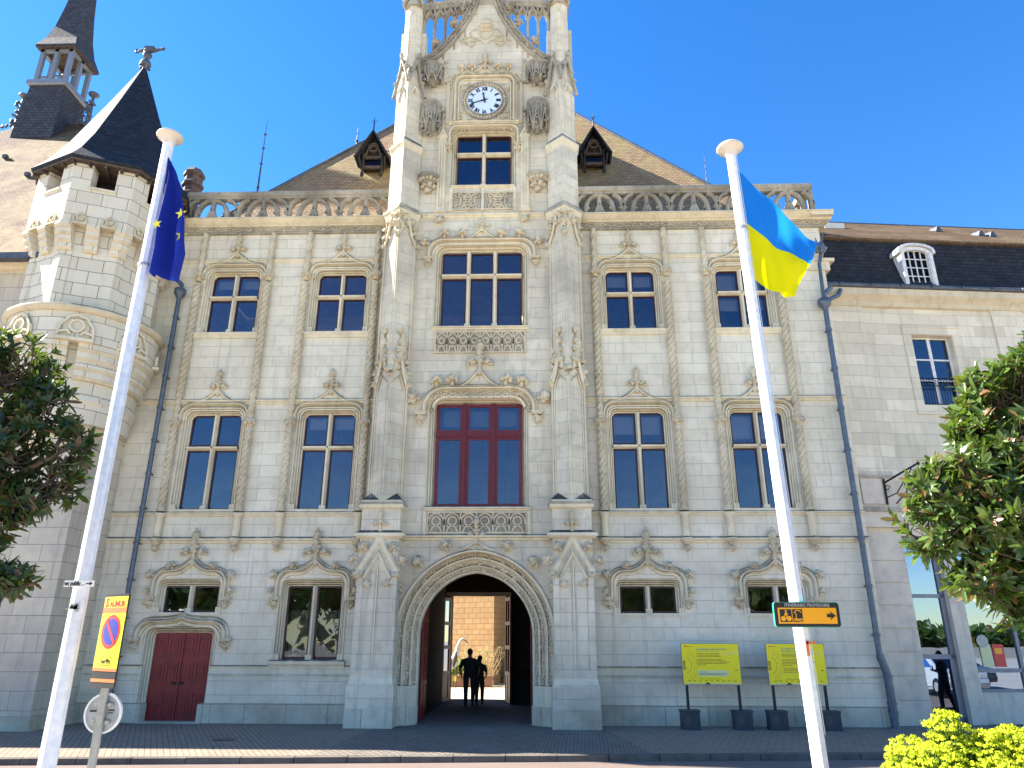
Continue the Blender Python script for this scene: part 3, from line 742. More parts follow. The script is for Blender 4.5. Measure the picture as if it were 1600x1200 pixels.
# ---- ledge and tracery panels
mb=MB()
for x_,zz_,hh_,dd_ in ((2.1,15.02,.15,.10),(1.5,5.54,.12,.10),(1.5,11.06,.12,.10),(1.05,16.12,.10,.09)):
    mb=MB(); hmould(mb,-x_,x_,string_prof(zz_,hh_,dd_,TY)); mb.build('tower_ledge','trim',hall)
mb=MB(); hmould(mb,-2.1,2.1,string_prof(4.74,.16,.14,TY))
mb.box(-1.5,-1.40,TY-.06,TY,4.83,5.47); mb.box(1.40,1.5,TY-.06,TY,4.83,5.47)
mb.build('tower_ledge','trim',hall)
def tracery(x0,x1,z0,z1,n,kind):
    m=MB(); y=TY-.0; w=(x1-x0)/n; t=.026; H=z1-z0
    P=[(-t,y+.01),(-t*.8,y-.05),(t*.8,y-.05),(t,y+.01)]
    for a,b,c,d in ((x0-.05,x1+.05,z0-.05,z0),(x0-.05,x1+.05,z1,z1+.05),(x0-.05,x0,z0,z1),(x1,x1+.05,z0,z1)): m.box(a,b,y-.06,y,c,d)
    m.box(x0,x1,y-.005,y,z0,z1,1)
    for i in range(n):
        a=x0+i*w; c=a+w/2
        if kind=='cross':
            m.sweep([(a,z0),(a+w,z1)],P); m.sweep([(a,z1),(a+w,z0)],P); m.sweep([(c+w*.25*math.cos(2*PI*k/14),z0+H/2+H*.27*math.sin(2*PI*k/14)) for k in range(14)],P,closed=True)
            for q in range(4):
                m.sweep([(a+q*w/4,z1),(a+(q+.5)*w/4,z1-.12),(a+(q+1)*w/4,z1)],P); m.sweep([(a+q*w/4,z0),(a+(q+.5)*w/4,z0+.12),(a+(q+1)*w/4,z0)],P)
        else:
            m.sweep([(a,z0),(a,z1)],P)
            for s in (-1,1):
                f=c+s*w*.5
                m.sweep([(f+(c-f)*(1-math.cos(PI/2*k/6)),z0+H*.38+H*.6*math.sin(PI/2*k/6)) for k in range(7)],P)
            m.sweep([(c+w*.26*math.cos(2*PI*k/12),z0+H*.58+w*.26*math.sin(2*PI*k/12)) for k in range(12)],P,closed=True)
            m.sweep([(c-w*.35,z0),(c-w*.2,z0+H*.25),(c,z0+H*.32),(c+w*.2,z0+H*.25),(c+w*.35,z0)],P)
            for s in (-1,1): m.blob((c+s*w*.3,y-.03,z0+H*.3),(.03,.03,.03),1,.3,2,i)
        for q in range(3): m.blob((c+rng.uniform(-.3,.3)*w,y-.03,z0+H*rng.uniform(.2,.8)),(.028,.03,.03),1,.4,2,i+q)
    return m.build('tracery_panel',['carve','aged'],hall)
tracery(-1.36,1.36,4.90,5.42,6,'arch'); tracery(-1.34,1.34,10.28,10.90,8,'arch'); tracery(-.98,.98,15.28,15.86,2,'cross')
mb=MB()
for s in (-1,1): mb=MB(); mb.box(s*1.04-.05,s*1.04+.05,TY-.05,TY,15.2,16.08); mb.build('panel_border','trim',hall)
mb=MB(); mb.box(-.04,.04,TY-.07,TY,15.2,16.08); mb.build('panel_border','trim',hall)
# ---- tower windows
TP=[(0,.02),(0,-.06),(.04,-.09),(.05,-.05),(.06,-.14),(.09,-.18),(.10,-.14),(.115,-.24),(.15,-.28),(.165,-.25),(.18,-.35),(.22,TY)]
def tower_window(z0,zt,hw,r,nl,transom,frame_mat,stone_mull,name='window'):
    o=MB(); surround(o,0,hw,z0,zt,r,[(a,y) for a,y in TP],0)
    w=o.build(name,'trim',hall)
    fr=MB(); gl=MB(); xs=[-hw+2*hw*k/nl for k in range(nl+1)]; g=.065 if stone_mull else .04
    cells=[]
    for i in range(nl):
        a=xs[i]+(g if i else 0); b=xs[i+1]-(g if i<nl-1 else 0)
        cells+=[(a,b,z0+.01,transom-g),(a,b,transom+g,zt)]
    lights(fr,gl,cells,y=-.12,w=.05 if stone_mull else .10)
    if not stone_mull:
        for x in xs[1:-1]: fr.box(x-.07,x+.07,-.19,-.10,z0,zt); fr.box(x-.025,x+.025,-.23,-.19,z0,zt)
        fr.box(-hw,hw,-.185,-.10,transom-.07,transom+.07); fr.box(-hw,hw,-.21,-.185,transom-.02,transom+.03)
    fr.build('frame',frame_mat,w); gl.build('pane','glass',w)
    if stone_mull:
        m=MB()
        for x in xs[1:-1]: vbar(m,x,z0,zt,0,1,-.38); m.box(x-.085,x+.085,-.33,-.12,z0,z0+.15)
        hbar(m,-hw,hw,transom,0,1,-.38); m.build('mullion','trim',w)
    return w
w1=tower_window(5.60,8.70,1.27,.22,3,7.74,'redframe',False)
w2=tower_window(11.10,13.78,1.26,.17,3,12.94,'timberframe',True)
w3=tower_window(16.16,18.3,.90,.13,2,17.52,'timberframe',True)
bl=MB(); bl.box(-1.1,1.1,.2,.22,8.1,8.6); bl.build('blind',plain('grey_blind',(.3,.3,.3)),w1)
# warm lights of a chandelier reflected? -> just the hanging lustres inside, not lit
# hood over the big red window (carved band)
h=MB(); P=rounded_head(0,1.62,8.35,9.12,.62,0,8); h.sweep(P,hoodprof(TY,1.3)); P=rounded_head(0,1.36,8.45,8.84,.40,0,8); h.sweep(P,[(-.04,TY),(-.03,TY-.05),(.03,TY-.05),(.04,TY)])
for s in (-1,1): h.sweep([(s*.72*(1-t/12),9.14+.58*(t/12)**1.9) for t in range(13)],[(-.04,TY+.01),(-.04,TY-.07),(0,TY-.12),(.04,TY-.07),(.04,TY+.01)])
h.build('hood_mould','trim',w1)
def band(P,step,sz,y,dark=None):
    m=MB(); acc=0; i=0
    for k in range(len(P)-1):
        a=Vector(P[k]); b=Vector(P[k+1]); L=(b-a).length
        while acc<L:
            q=a+(b-a)*(acc/L); an=math.atan2((b-a).y,(b-a).x); nx,nz=-math.sin(an),math.cos(an)
            m.blob((q.x+nx*.03*math.sin(i*1.7),y-.03,q.y+nz*.03*math.sin(i*1.7)),(sz,.035,sz),1,.5,2.7,i)
            if i%2==0: m.tube([(q.x-nx*.07,y-.02,q.y-nz*.07),(q.x,y-.06,q.y),(q.x+nx*.07,y-.02,q.y+nz*.07)],.014,4)
            acc+=step; i+=1
        acc-=L
    return m
P=rounded_head(0,1.49,8.40,8.98,.51,0,8); m=band(P,.085,.042,TY)
for i in range(11):   # hanging cusps of the fringe
    x=-1.1+i*.22; m.blob((x,TY-.05,8.86),(.035,.035,.06),1,.3,2,i); m.sweep([(x,8.86),(x+.11,8.94),(x+.22,8.86)],[(-.015,TY),(-.015,TY-.05),(.015,TY-.05),(.015,TY)])
m.build('carved_fringe','carve',w1)
for s in (-1,1):
    for x_,z_,k_,a_ in ((.78,9.16,1.5,.15),(1.24,9.12,1.5,.25),(1.72,8.78,1.5,1.45)): m=MB(); crocket(m,s*x_,TY-.05,z_,k_,s*a_); m.build('crocket','carve',w1)
m=MB(); fleuron(m,0,TY-.05,9.62,1.65,wide=1.3); m.build('finial','carve',w1)
for s in (-1,1):
    l=MB(); label_stop(l,s*1.70,TY-.02,8.38,1.15); l.build('label_stop','carve',w1)
# hood over the three-light window
h=MB(); P=rounded_head(0,1.68,13.50,14.12,.45,0,8); h.sweep(P,hoodprof(TY,1.25)); P=rounded_head(0,1.55,13.4,13.98,.38,0,8); h.sweep(P,[(-.04,TY),(-.03,TY-.05),(.03,TY-.05),(.04,TY)])
for s in (-1,1): h.sweep([(s*.62*(1-t/12),14.14+.40*(t/12)**1.9) for t in range(13)],[(-.035,TY+.01),(-.035,TY-.07),(0,TY-.11),(.035,TY-.07),(.035,TY+.01)])
h.build('hood_mould','trim',w2)
for s in (-1,1):
    for x_,z_,k_,a_ in ((.62,14.15,1.25,.1),(1.18,14.14,1.3,.2),(1.66,13.95,1.2,1.0)): m=MB(); crocket(m,s*x_,TY-.05,z_,k_,s*a_); m.build('crocket','carve',w2)
m=MB(); fleuron(m,0,TY-.05,14.46,.85,wide=1.9); m.build('finial','carve',w2)
for s in (-1,1):
    l=MB(); label_stop(l,s*1.72,TY-.02,13.50,1.0); l.build('label_stop','carve',w2)
# hood over the two-light window, fringe
h=MB(); P=rounded_head(0,1.16,17.75,18.52,.25,0,7); h.sweep(P,hoodprof(TY,1.15)); h.build('hood_mould','trim',w3)
m=band(rounded_head(0,1.06,17.8,18.42,.2,0,6),.075,.035,TY); m.build('carved_fringe','carve',w3)
for s in (-1,1):
    l=MB(); label_stop(l,s*1.16,TY-.02,17.78,.9); l.build('label_stop','carve',w3)
# flanking slim pilasters with pinnacles
for s in (-1,1):
    X=s*1.38
    m=MB(); m.box(X-.14,X+.14,TY-.09,TY,15.2,18.2); 
    for q in (-.085,0,.085): m.box(X+q-.022,X+q+.022,TY-.12,TY-.09,15.35,18.0)
    hmould(m,X-.19,X+.19,string_prof(15.12,.16,.16,TY)); m.sweep([(X-.16,18.0),(X,18.35),(X+.16,18.0)],[(-.03,TY),(-.03,TY-.13),(.03,TY-.13),(.03,TY)])
    p=m.build('pilaster','trim',hall)
    m=MB(); m.loft([[(X-.07,TY-.1,18.2),(X+.07,TY-.1,18.2),(X+.07,TY,18.2),(X-.07,TY,18.2)],[(X-.01,TY-.05,18.95),(X+.01,TY-.05,18.95),(X+.01,TY,18.95),(X-.01,TY,18.95)]])
    for z in (18.3,18.5,18.7): 
        for q in (-1,1): m.blob((X+q*.08,TY-.07,z),(.035,.035,.04),1,.3,2,z)
    m.blob((X,TY-.06,18.95),.05,1,.3,2,1); m.build('pinnacle','carve',p)
    m=MB(); m.blob((X,TY-.1,14.86),(.12,.10,.12),2,.4,2.6,3); m.box(X-.13,X+.13,TY-.14,TY,14.94,15.03); m.build('corbel','carve',p)
    m=MB(); m.box(s*1.26-.05,s*1.26+.05,TY-.06,TY,18.62,20.36)
    m.loft([[(X-.09+.05*0,TY-.12,20.35),(X+.09,TY-.12,20.35),(X+.09,TY,20.35),(X-.09,TY,20.35)],[(X-.015,TY-.05,21.25),(X+.015,TY-.05,21.25),(X+.015,TY,21.25),(X-.015,TY,21.25)]])
    for z in (20.45,20.65,20.85,21.05):
        for q in (-1,1): m.blob((X+q*.085*(21.5-z),TY-.07,z),(.04,.04,.05),1,.35,2,z)
    m.blob((X,TY-.06,21.28),.06,1,.3,2,1); m.build('pinnacle','carve',hall)
# ---- clock
m=MB(); P=rounded_head(0,1.02,18.72,20.62,.28,0,7); m.sweep(P,hoodprof(TY,1.1)); P=rounded_head(0,.90,18.78,20.5,.22,0,6); m.sweep(P,[(-.03,TY),(-.02,TY-.05),(.02,TY-.05),(.03,TY)])
hmould(m,-1.2,1.2,string_prof(18.66,.12,.12,TY)); ck=m.build('clock_surround','trim',hall)
m=band(rounded_head(0,1.16,20.1,20.78,.32,0,7),.08,.042,TY)
for s in (-1,1):
    for x,z in ((.45,20.86),(.80,20.84)): crocket(m,s*x,TY-.05,z,1.1,0)
    m.sweep([(s*.35*(1-t/8),20.85+.35*(t/8)**1.7) for t in range(9)],[(-.03,TY),(-.03,TY-.07),(.03,TY-.07),(.03,TY)])
fleuron(m,0,TY-.05,21.02,1.05,wide=1.5); m.build('carved_fringe','carve',ck)
for cx,cz in ((-.66,20.15),(.66,20.15),(-.68,19.0),(.68,19.0)):
    m=MB()
    for q in range(9): m.blob((cx+rng.uniform(-.2,.2),TY-.03,cz+rng.uniform(-.17,.17)),(rng.uniform(.04,.07),.04,rng.uniform(.03,.06)),1,.5,2.5,q+cx)
    for q in range(3): 
        a=rng.uniform(0,6); m.tube([(cx+.16*math.cos(a+t*.5),TY-.04,cz+.14*math.sin(a+t*.5)) for t in range(6)],.016,4)
    m.build('carved_foliage','carve',ck)
m=MB()
for i in range(44):
    a=2*PI*i/44; m.blob((.70*math.cos(a),TY-.06,19.6+.70*math.sin(a)),(.052,.04,.052),1,.4,2.5,i)
m.build('carved_ring','carve',ck)
cl=MB(); cy=TY-.045
cl.add([(.60*math.cos(2*PI*k/48),cy,19.6+.60*math.sin(2*PI*k/48)) for k in range(48)],[tuple(range(48))],0)
clock=cl.build('clock','clockface',hall)
m=MB()
for r0,r1 in ((.60,.64),(.75,.80)):
    prof=[(r0,TY),(r0,TY-.08),(r1,TY-.08),(r1,TY)]
    rings=[[(r*math.cos(2*PI*k/48),y,19.6+r*math.sin(2*PI*k/48)) for k in range(48)] for r,y in prof]; m.loft(rings,0,False)
m.build('bezel','aged',clock)
for i,tx in enumerate(['XII','I','II','III','IIII','V','VI','VII','VIII','IX','X','XI']):
    m=MB(); a=PI/2-2*PI*i/12; t,w=text_mb(tx,.20,'CENTER',.012)
    T=Matrix.Translation((.475*math.cos(a),cy-.006,19.6+.475*math.sin(a)))@Matrix.Rotation(-(a-PI/2) ,4,'Y')@Matrix.Translation((0,0,-.06))@Matrix.Diagonal((.78,1,1,1)); m.merge(t,T); m.build('numeral','black',clock)
def hand(L,w,ang,dy):
    m=MB(); T=Matrix.Translation((0,cy-dy,19.6))@Matrix.Rotation(ang,4,'Y')
    m.prism([(-w*.6,-.12),(w*.6,-.12),(w,.0),(w*.55,L*.7),(w*1.3,L*.78),(0,L),(-w*1.3,L*.78),(-w*.55,L*.7),(-w,0)],-.008,.008,0,T); m.lathe([(.05,-.01),(.05,.01)],12,(0,0,0)) if 0 else None
    return m.build('clock_hand','black',clock)
hand(.34,.030,R(-9),.02); hand(.50,.022,R(252),.035)
# ---- canopies and brackets (empty statue niches)
def canopy(x,z0,z1,r=.33):
    m=MB(); n=8; H=z1-z0
    m.lathe([(r*.98,H*.55),(r*1.05,H*.60),(r*1.0,H*.93),(r*1.12,H*.95),(r*1.12,H),(r*.3,H*1.05)],8,(x,TY-.05,z0),0,False,PI/8)
    for k in range(4,9):
        a=PI/8+2*PI*k/8-PI/16*0; a0=2*PI*(k-.5)/8; a1=2*PI*(k+.5)/8; am=(a0+a1)/2
        if math.sin(am)>.3: continue
        p0=(x+r*1.03*math.cos(a0),TY-.05+r*1.03*math.sin(a0)); p1=(x+r*1.03*math.cos(a1),TY-.05+r*1.03*math.sin(a1)); pm=(x+r*1.18*math.cos(am),TY-.05+r*1.18*math.sin(am))
        m.tube([(p0[0],p0[1],z0+.12*H),(*[(p0[i]+pm[i])/2 for i in (0,1)],z0+H*.42),(pm[0],pm[1],z0+H*.75)],.028,5); m.tube([(p1[0],p1[1],z0+.12*H),(*[(p1[i]+pm[i])/2 for i in (0,1)],z0+H*.42),(pm[0],pm[1],z0+H*.75)],.028,5)
        m.tube([(p0[0],p0[1],z0+.05*H),(p0[0],p0[1],z1-.04*H)],[.035,.02],5)
        for q in range(7): m.blob((pm[0]+rng.uniform(-.07,.07),pm[1]+.03,z0+H*rng.uniform(.2,.85)),(.04,.035,.055),1,.45,2.6,q+x)
        m.blob((pm[0],pm[1],z0+H*.8),(.04,.04,.06),1,.3,2,q)
    m.lathe([(r*.95,H*.42),(r*.62,H*.22),(r*.2,H*.08)],8,(x,TY-.03,z0-.0),0,False,PI/8)
    for q in range(10): m.blob((x+rng.uniform(-.2,.2),TY-.12-rng.uniform(0,.1),z0+rng.uniform(-.02,.25)),(.05,.04,.05),1,.45,2.6,q,0)
    return m.build('niche_canopy',['aged','warmstone'],hall)
def bracket(x,zt):
    m=MB(); r=.36
    m.lathe([(.06,-.64),(.12,-.56),(.16,-.46),(.20,-.34),(.27,-.24),(.30,-.13),(.34,-.10),(.38,-.06),(.38,0),(.30,.03)],8,(x,TY-.04,zt),0,False,PI/8)
    for k in range(9):
        a=PI+PI*k/8; m.blob((x+.30*math.cos(a),TY-.04+.30*math.sin(a),zt-.20),(.055,.045,.06),2,.45,2.8,k,1)
        if k%2: m.blob((x+.2*math.cos(a),TY-.04+.2*math.sin(a),zt-.40),(.07,.06,.07),2,.5,2.8,k,1)
    m.blob((x,TY-.16,zt-.56),(.08,.07,.09),2,.45,2.6,3,1)
    return m.build('statue_bracket',['aged','carve'],hall)
for s in (-1,1):
    canopy(s*1.80,18.05,19.42); canopy(s*1.80,20.12,21.05); bracket(s*1.80,16.50)
# ---- ogee gable, crown arcade
GL=[(2.42,21.15),(2.0,21.40),(1.62,21.75),(1.28,22.18),(.98,22.66),(.72,23.16),(.50,23.72),(.33,24.3),(.18,24.95),(0,25.6)]
m=MB()
path=[(x,z) for x,z in GL]+[(-x,z) for x,z in GL[-2::-1]]
out=[(-.17,TY+.15),(-.17,TY-.06),(-.15,TY-.13),(-.11,TY-.15),(-.08,TY-.08),(.06,TY-.08),(.09,TY-.14),(.13,TY-.12),(.16,TY-.02),(.16,TY+.15)]
m.sweep(path,out,1)
body=[(x*.93,z-.12) for x,z in GL[:-1]]
m.add([(x,TY-.005,z) for x,z in body]+[(-x,TY-.005,z) for x,z in body[::-1]]+[(-2.25,TY-.005,20.95),(2.25,TY-.005,20.95)],[tuple(range(2*len(body)+2))],0)
m.add([(x,TY+.14,z) for x,z in body]+[(-x,TY+.14,z) for x,z in body[::-1]]+[(-2.25,TY+.14,20.95),(2.25,TY+.14,20.95)],[tuple(range(2*len(body)+1,-1,-1))],0)
gb=m.build('ogee_gable',['tower','aged'],hall)
m=band(path,.10,.05,TY-.09)
m.build('carved_band','aged',gb)
m=MB()
for s in (-1,1):
    for x,z,a in ((1.62,21.95,.75),(1.0,22.86,.95),(.62,23.66,1.05)): m=MB(); crocket(m,s*x,TY,z,1.45,s*a); m.build('crocket','aged',gb)
m=MB()  # coat of arms
sh=[(-.26,22.95),(-.27,22.72),(-.22,22.52),(-.10,22.36),(0,22.30),(.10,22.36),(.22,22.52),(.27,22.72),(.26,22.95)]
m.sweep(sh,[(-.02,TY),(-.02,TY-.07),(.02,TY-.07),(.02,TY)],closed=True); m.prism(sh[::-1],TY-.03,TY)
for z in (22.78,22.66): m.tube([(-.22,TY-.04,z),(-.1,TY-.05,z+.02),(0,TY-.05,z-.02),(.1,TY-.05,z+.02),(.22,TY-.04,z)],.018,4)
for k in range(6): m.blob((-.17+k*.068,TY-.045,22.86),(.025,.02,.035),1,.3,2,k)
m.box(-.20,.20,TY-.06,TY,23.04,23.12)
for k in range(5): m.box(-.2+k*.09,-.15+k*.09,TY-.06,TY,23.12,23.24+.04*(2-abs(k-2)))
for s in (-1,1):
    for q in range(14): m.blob((s*(.36+.5*rng.random()),TY-.03,22.15+rng.random()*.35*(1 if q%2 else .5)),(.06,.03,.04),1,.5,2.6,q*s)
    m.tube([(s*(.1+.8*t/8),TY-.03,22.12+.16*math.sin(t*1.1)) for t in range(9)],.022,4); m.tube([(s*(.32+.25*math.sin(t*.5)),TY-.03,22.3+.08*t) for t in range(7)],.02,4)
m.build('coat_of_arms','carve',gb)
# crown arcade behind the gable, between the corner piers
m=MB(); yb=TY+.05
pr=[(-.05,yb+.18),(-.05,yb-.02),(-.02,yb-.08),(.02,yb-.08),(.05,yb-.02),(.05,yb+.18)]
def railz(x): return 23.75-.05*x*x*.8+.25
xs=[-2.25+4.5*k/12 for k in range(13)]
for i,x in enumerate(xs):
    if abs(x)<.6: continue
    gz=min([z for gx,z in GL if gx<=abs(x)+.25] or [21]) 
    m.sweep([(x,max(21.0,gz-.3)),(x,railz(x)-.1)],pr)
    if i<12:
        x2=xs[i+1]; c=(x+x2)/2; z1=railz(c)-.12
        for a in (x,x2): m.sweep([(a,z1-.42),(a+(c-a)*.35,z1-.20),(a+(c-a)*.8,z1-.08),(c,z1+.08)],pr)
P=[(-2.3+4.6*k/16,railz(-2.3+4.6*k/16)+.05) for k in range(17)]
m.sweep(P,[(-.14,yb+.2),(-.14,yb-.06),(-.04,yb-.12),(.10,yb-.16),(.14,yb-.1),(.14,yb+.2)])
for k in range(28):
    x=-2.2+4.4*k/27; m.blob((x,yb-.11,railz(x)+.02),(.05,.04,.04),1,.45,2.6,k)
    if k%4==1: crocket(m,x,yb,railz(x)+.15,1.3,0)
m.build('crown_arcade','aged',hall)

# ---- diamond-fronted corner buttresses
def buttress(xc,name='buttress'):
    m=MB()   # mats: 0 tower stone,1 trim,2 base,3 aged,4 carve
    def B(x0,x1,y0,y1,z0,z1,mt=0): m.box(xc+x0,xc+x1,y0,y1,z0,z1,mt)
    def S(poly,z0,z1,mt=0,top=None): m.slab([(xc+x,y) for x,y in poly],z0,z1,mt,[(xc+x,y) for x,y in top] if top else None)
    def rect(h,y): return [(-h,-.3),(-h,y),(h,y),(h,-.3)]
    S(rect(.61,-1.0),0,.46,2); S(rect(.60,-.99),.46,.96,0); S(rect(.60,-.99),.96,1.03,1,rect(.575,-.965)); S(rect(.575,-.965),1.03,1.17,1,rect(.545,-.93))
    S(rect(.545,-.93),1.17,4.66,0,rect(.53,-.92))
    # shallow panel frame
    for x0,x1 in ((-.53,-.37),(.37,.53)): B(x0,x1,-.955,-.92,1.3,3.85,0)
    m.tube([(xc,-.94,1.45),(xc,-.94,3.95)],.022,6,1); 
    for q in (-.07,.07): m.tube([(xc+q,-.93,1.45),(xc+q*.6,-.93,3.9)],.010,4,1)
    # gablet
    for dx,zt,zb,w in ((.56,4.70,3.72,.085),(.36,4.28,3.62,.05)):
        m.sweep([(xc+dx,zb),(xc,zt),(xc-dx,zb)],[(-w,-.90),(-w,-.97),(-w*.3,-1.02),(w*.4,-.99),(w,-.95),(w,-.90)],1)
    for s in (-1,1):
        for x,z in ((.30,4.34),(.55,3.98)): crocket(m,xc+s*x,-.97,z,1.15,s*.9,4)
        m.blob((xc+s*.53,-1.0,3.72),(.12,.09,.10),2,.5,2.6,s,4); m.blob((xc+s*.25,-.96,3.50),(.11,.06,.09),2,.5,2.6,s+3,4)
    S(rect(.60,-.97),4.66,4.72,1,rect(.67,-1.05)); S(rect(.67,-1.05),4.72,4.80,1); S(rect(.67,-1.05),4.80,4.88,3,rect(.54,-.93))
    S(rect(.53,-.92),4.88,5.44,0); fleuron(m,xc,-.94,4.90,.88,4,1.25)
    S(rect(.53,-.92),5.44,5.50,1,rect(.60,-1.0)); S(rect(.60,-1.0),5.50,5.58,1); S(rect(.62,-1.03),5.58,5.64,3); S(rect(.56,-.97),5.64,5.70,1)
    for s in (-1,1):   # sooty weathering stones either side of the prow
        S([(s*.04,-.92),(s*.58,-.96),(s*.58,-.42),(s*.04,-.42)][::s],5.70,5.97,3,[(s*.20,-.62),(s*.32,-.62),(s*.32,-.42),(s*.20,-.42)][::s])
    prow=lambda h,yr,ys=.62,sh=.5:[(-sh,-.3),(-sh,-ys),(-h,-ys),(0,yr),(h,-ys),(sh,-ys),(sh,-.3)]
    S(prow(.40,-.98),5.66,9.55,0)
    for s in (-1,1):
        for q,yy in ((.46,-.63),(.40,-.64)): m.tube([(xc+s*q,yy,5.9),(xc+s*q,yy,9.2)],.022,5,1)
        m.tube([(xc+s*.06,-.945,5.9),(xc+s*.06,-.945,9.1)],.012,4,1)
        # gablets on the two slanting faces
        a=(xc+s*.47,-.63,9.05); t=(xc+s*.26,-.82,10.1); b2=(xc+s*.02,-1.02,9.35)
        m.tube([a,((a[0]+t[0])/2+s*.0,(a[1]+t[1])/2-.03,9.45),t],.055,5,1); m.tube([b2,((b2[0]+t[0])/2,(b2[1]+t[1])/2-.02,9.6),t],.05,5,1)
        m.tube([(xc+s*.47,-.63,9.3),(xc+s*.35,-.74,9.6),(xc+s*.26,-.82,10.0)],.07,6,0)
        m.tube([(xc+s*.40,-.68,9.0),(xc+s*.28,-.8,9.4),(xc+s*.10,-.95,9.15)],.022,5,1)
        for x,y,z in ((.50,-.66,9.15),(.47,-.68,9.5),(.42,-.70,9.85),(.36,-.76,10.15),(.33,-.8,10.35)): m.blob((xc+s*x,y,z),(.095,.075,.08),2,.5,2.4,x*9+z,4)
        m.tube([(xc+s*.20,-.92,9.75),(xc+s*.30,-.82,10.15),(xc+s*.31,-.80,10.75)],[.08,.09,.07],8,4)
        for zz,rr in ((9.95,.10),(10.2,.11),(10.45,.10),(10.78,.085)): m.blob((xc+s*(.27 if zz>10.1 else .22),-.86,zz),(rr,.07,rr),2,.45,2.4,zz+s,4)
        m.blob((xc+s*.22,-.93,10.15),(.055,.05,.05),1,.3,2,s,4); m.blob((xc+s*.18,-.98,9.85),(.05,.05,.05),1,.3,2,s,4)
    m.blob((xc,-1.02,9.52),(.15,.10,.10),2,.4,2.8,5,4); m.blob((xc,-1.03,9.42),(.10,.08,.05),2,.3,2.8,6,3)
    S(prow(.14,-.98,.85,.30),9.55,9.8,1,prow(.40,-.99)); S(prow(.42,-.98),9.55,14.75,0); S(prow(.30,-1.05,.72,.3),9.60,10.0,1,prow(.36,-1.0,.66,.4))
    for s in (-1,1):
        for q in (.46,): m.tube([(xc+s*q,-.63,9.9),(xc+s*q,-.63,14.0)],.022,5,1)
        m.tube([(xc+s*.05,-.95,10.2),(xc+s*.05,-.95,13.9)],.012,4,1)
        a=(xc+s*.50,-.62,13.75); t=(xc+s*.22,-.88,14.95)
        m.tube([a,(xc+s*.38,-.74,14.1),t],.045,5,1); m.tube([(xc+s*.03,-1.0,14.0),(xc+s*.12,-.95,14.35),t],.04,5,1)
        for x,y,z in ((.54,-.62,13.8),(.50,-.64,14.1),(.45,-.68,14.4),(.38,-.74,14.62)): m.blob((xc+s*x,y,z),(.09,.075,.10),2,.5,2.4,x*9+z,4)
        for x,y,z in ((.12,-.93,14.62),(.20,-.90,14.78),(.10,-.97,14.4),(.25,-.84,14.5)): m.blob((xc+s*x,y,z),(.10,.06,.11),2,.5,2.4,x*9+z,4)
    m.blob((xc,-1.04,14.02),(.09,.08,.12),2,.45,2.8,5,4); m.blob((xc,-1.0,14.5),(.10,.08,.16),2,.5,2.8,7,4); m.blob((xc,-1.0,14.8),(.12,.08,.10),2,.5,2.8,8,4)
    dia=lambda h,yr,ys:[(-h,-.2),(-h,-ys),(0,yr),(h,-ys),(h,-.2)]
    S(dia(.52,-1.0,.55),14.75,14.95,1,dia(.60,-1.12,.60)); S(dia(.62,-1.14,.60),14.95,15.03,3); S(dia(.60,-1.12,.60),15.03,15.20,1,dia(.50,-1.0,.52))
    S(dia(.49,-.98,.52),15.03,17.42,0); S(dia(.49,-.98,.52),17.36,17.50,1,dia(.56,-1.08,.58)); S(dia(.56,-1.08,.58),17.50,17.58,1); S(dia(.56,-1.08,.58),17.58,17.78,3,dia(.46,-.95,.5))
    S(dia(.46,-.95,.50),17.6,20.4,0)
    for s in (-1,1):
        for q in (.10,.36): m.tube([(xc+s*q,-.96+q*.98,17.9),(xc+s*q,-.96+q*.98,19.6)],.018,5,1)
        m.sweep([(xc+s*.10,19.6),(xc+s*.23,19.85),(xc+s*.36,19.6)],[(-.02,-.80),(-.02,-.88),(.02,-.88),(.02,-.8)],1)
        m.tube([(xc+s*.55,-.60,19.6),(xc+s*.40,-.72,20.2),(xc+s*.26,-.80,21.05)],.06,5,3); m.tube([(xc+s*.02,-1.02,20.0),(xc+s*.12,-.93,20.5),(xc+s*.26,-.82,21.0)],.05,5,3)
        for z in (20.1,20.45,20.8,21.1): m.blob((xc+s*(.56-.3*(z-19.7)/1.4),-.72,z),(.06,.06,.08),2,.45,2.6,z,3)
        m.blob((xc+s*.30,-.82,21.22),(.07,.07,.13),2,.35,2.6,s,3); m.blob((xc+s*.1,-.92,20.7),(.07,.06,.12),2,.45,2.6,s,3)
    m.blob((xc,-.98,20.35),(.06,.06,.24),2,.35,2.6,3,3)
    S([(-.30,-.1),(-.30,-.66),(-.10,-.82),(.10,-.82),(.30,-.66),(.30,-.1)],20.4,23.5,0)
    for s in (-1,1): m.tube([(xc+s*.11,-.83,20.9),(xc+s*.11,-.83,23.0),(xc,-.84,23.3)],.018,5,1)
    for z in (21.6,22.3): m.tube([(xc-.1,-.83,z),(xc+.1,-.83,z)],.012,4,1)
    S([(-.44,-.1),(-.44,-.45),(.44,-.45),(.44,-.1)],20.3,22.6,0)
    S([(-.36,-.05),(-.36,-.72),(-.12,-.90),(.12,-.90),(.36,-.72),(.36,-.05)],23.5,23.7,3)
    for s in (-1,1):
        m.sweep([(xc+s*.36,23.5),(xc+s*.12,24.1),(xc,24.4)],[(-.04,-.75),(-.04,-.92),(.04,-.92),(.04,-.75)],3); m.blob((xc+s*.34,-.85,23.75),(.07,.07,.12),2,.4,2.6,s,3)
    m.loft([[(xc-.3,-.8,23.7),(xc+.3,-.8,23.7),(xc+.3,-.2,23.7),(xc-.3,-.2,23.7)],[(xc-.02,-.5,26.2),(xc+.02,-.5,26.2),(xc+.02,-.46,26.2),(xc-.02,-.46,26.2)]],3)
    return m.build(name,['tower','trim','base','aged','carve'],hall)
buttress(-2.58); buttress(2.62)
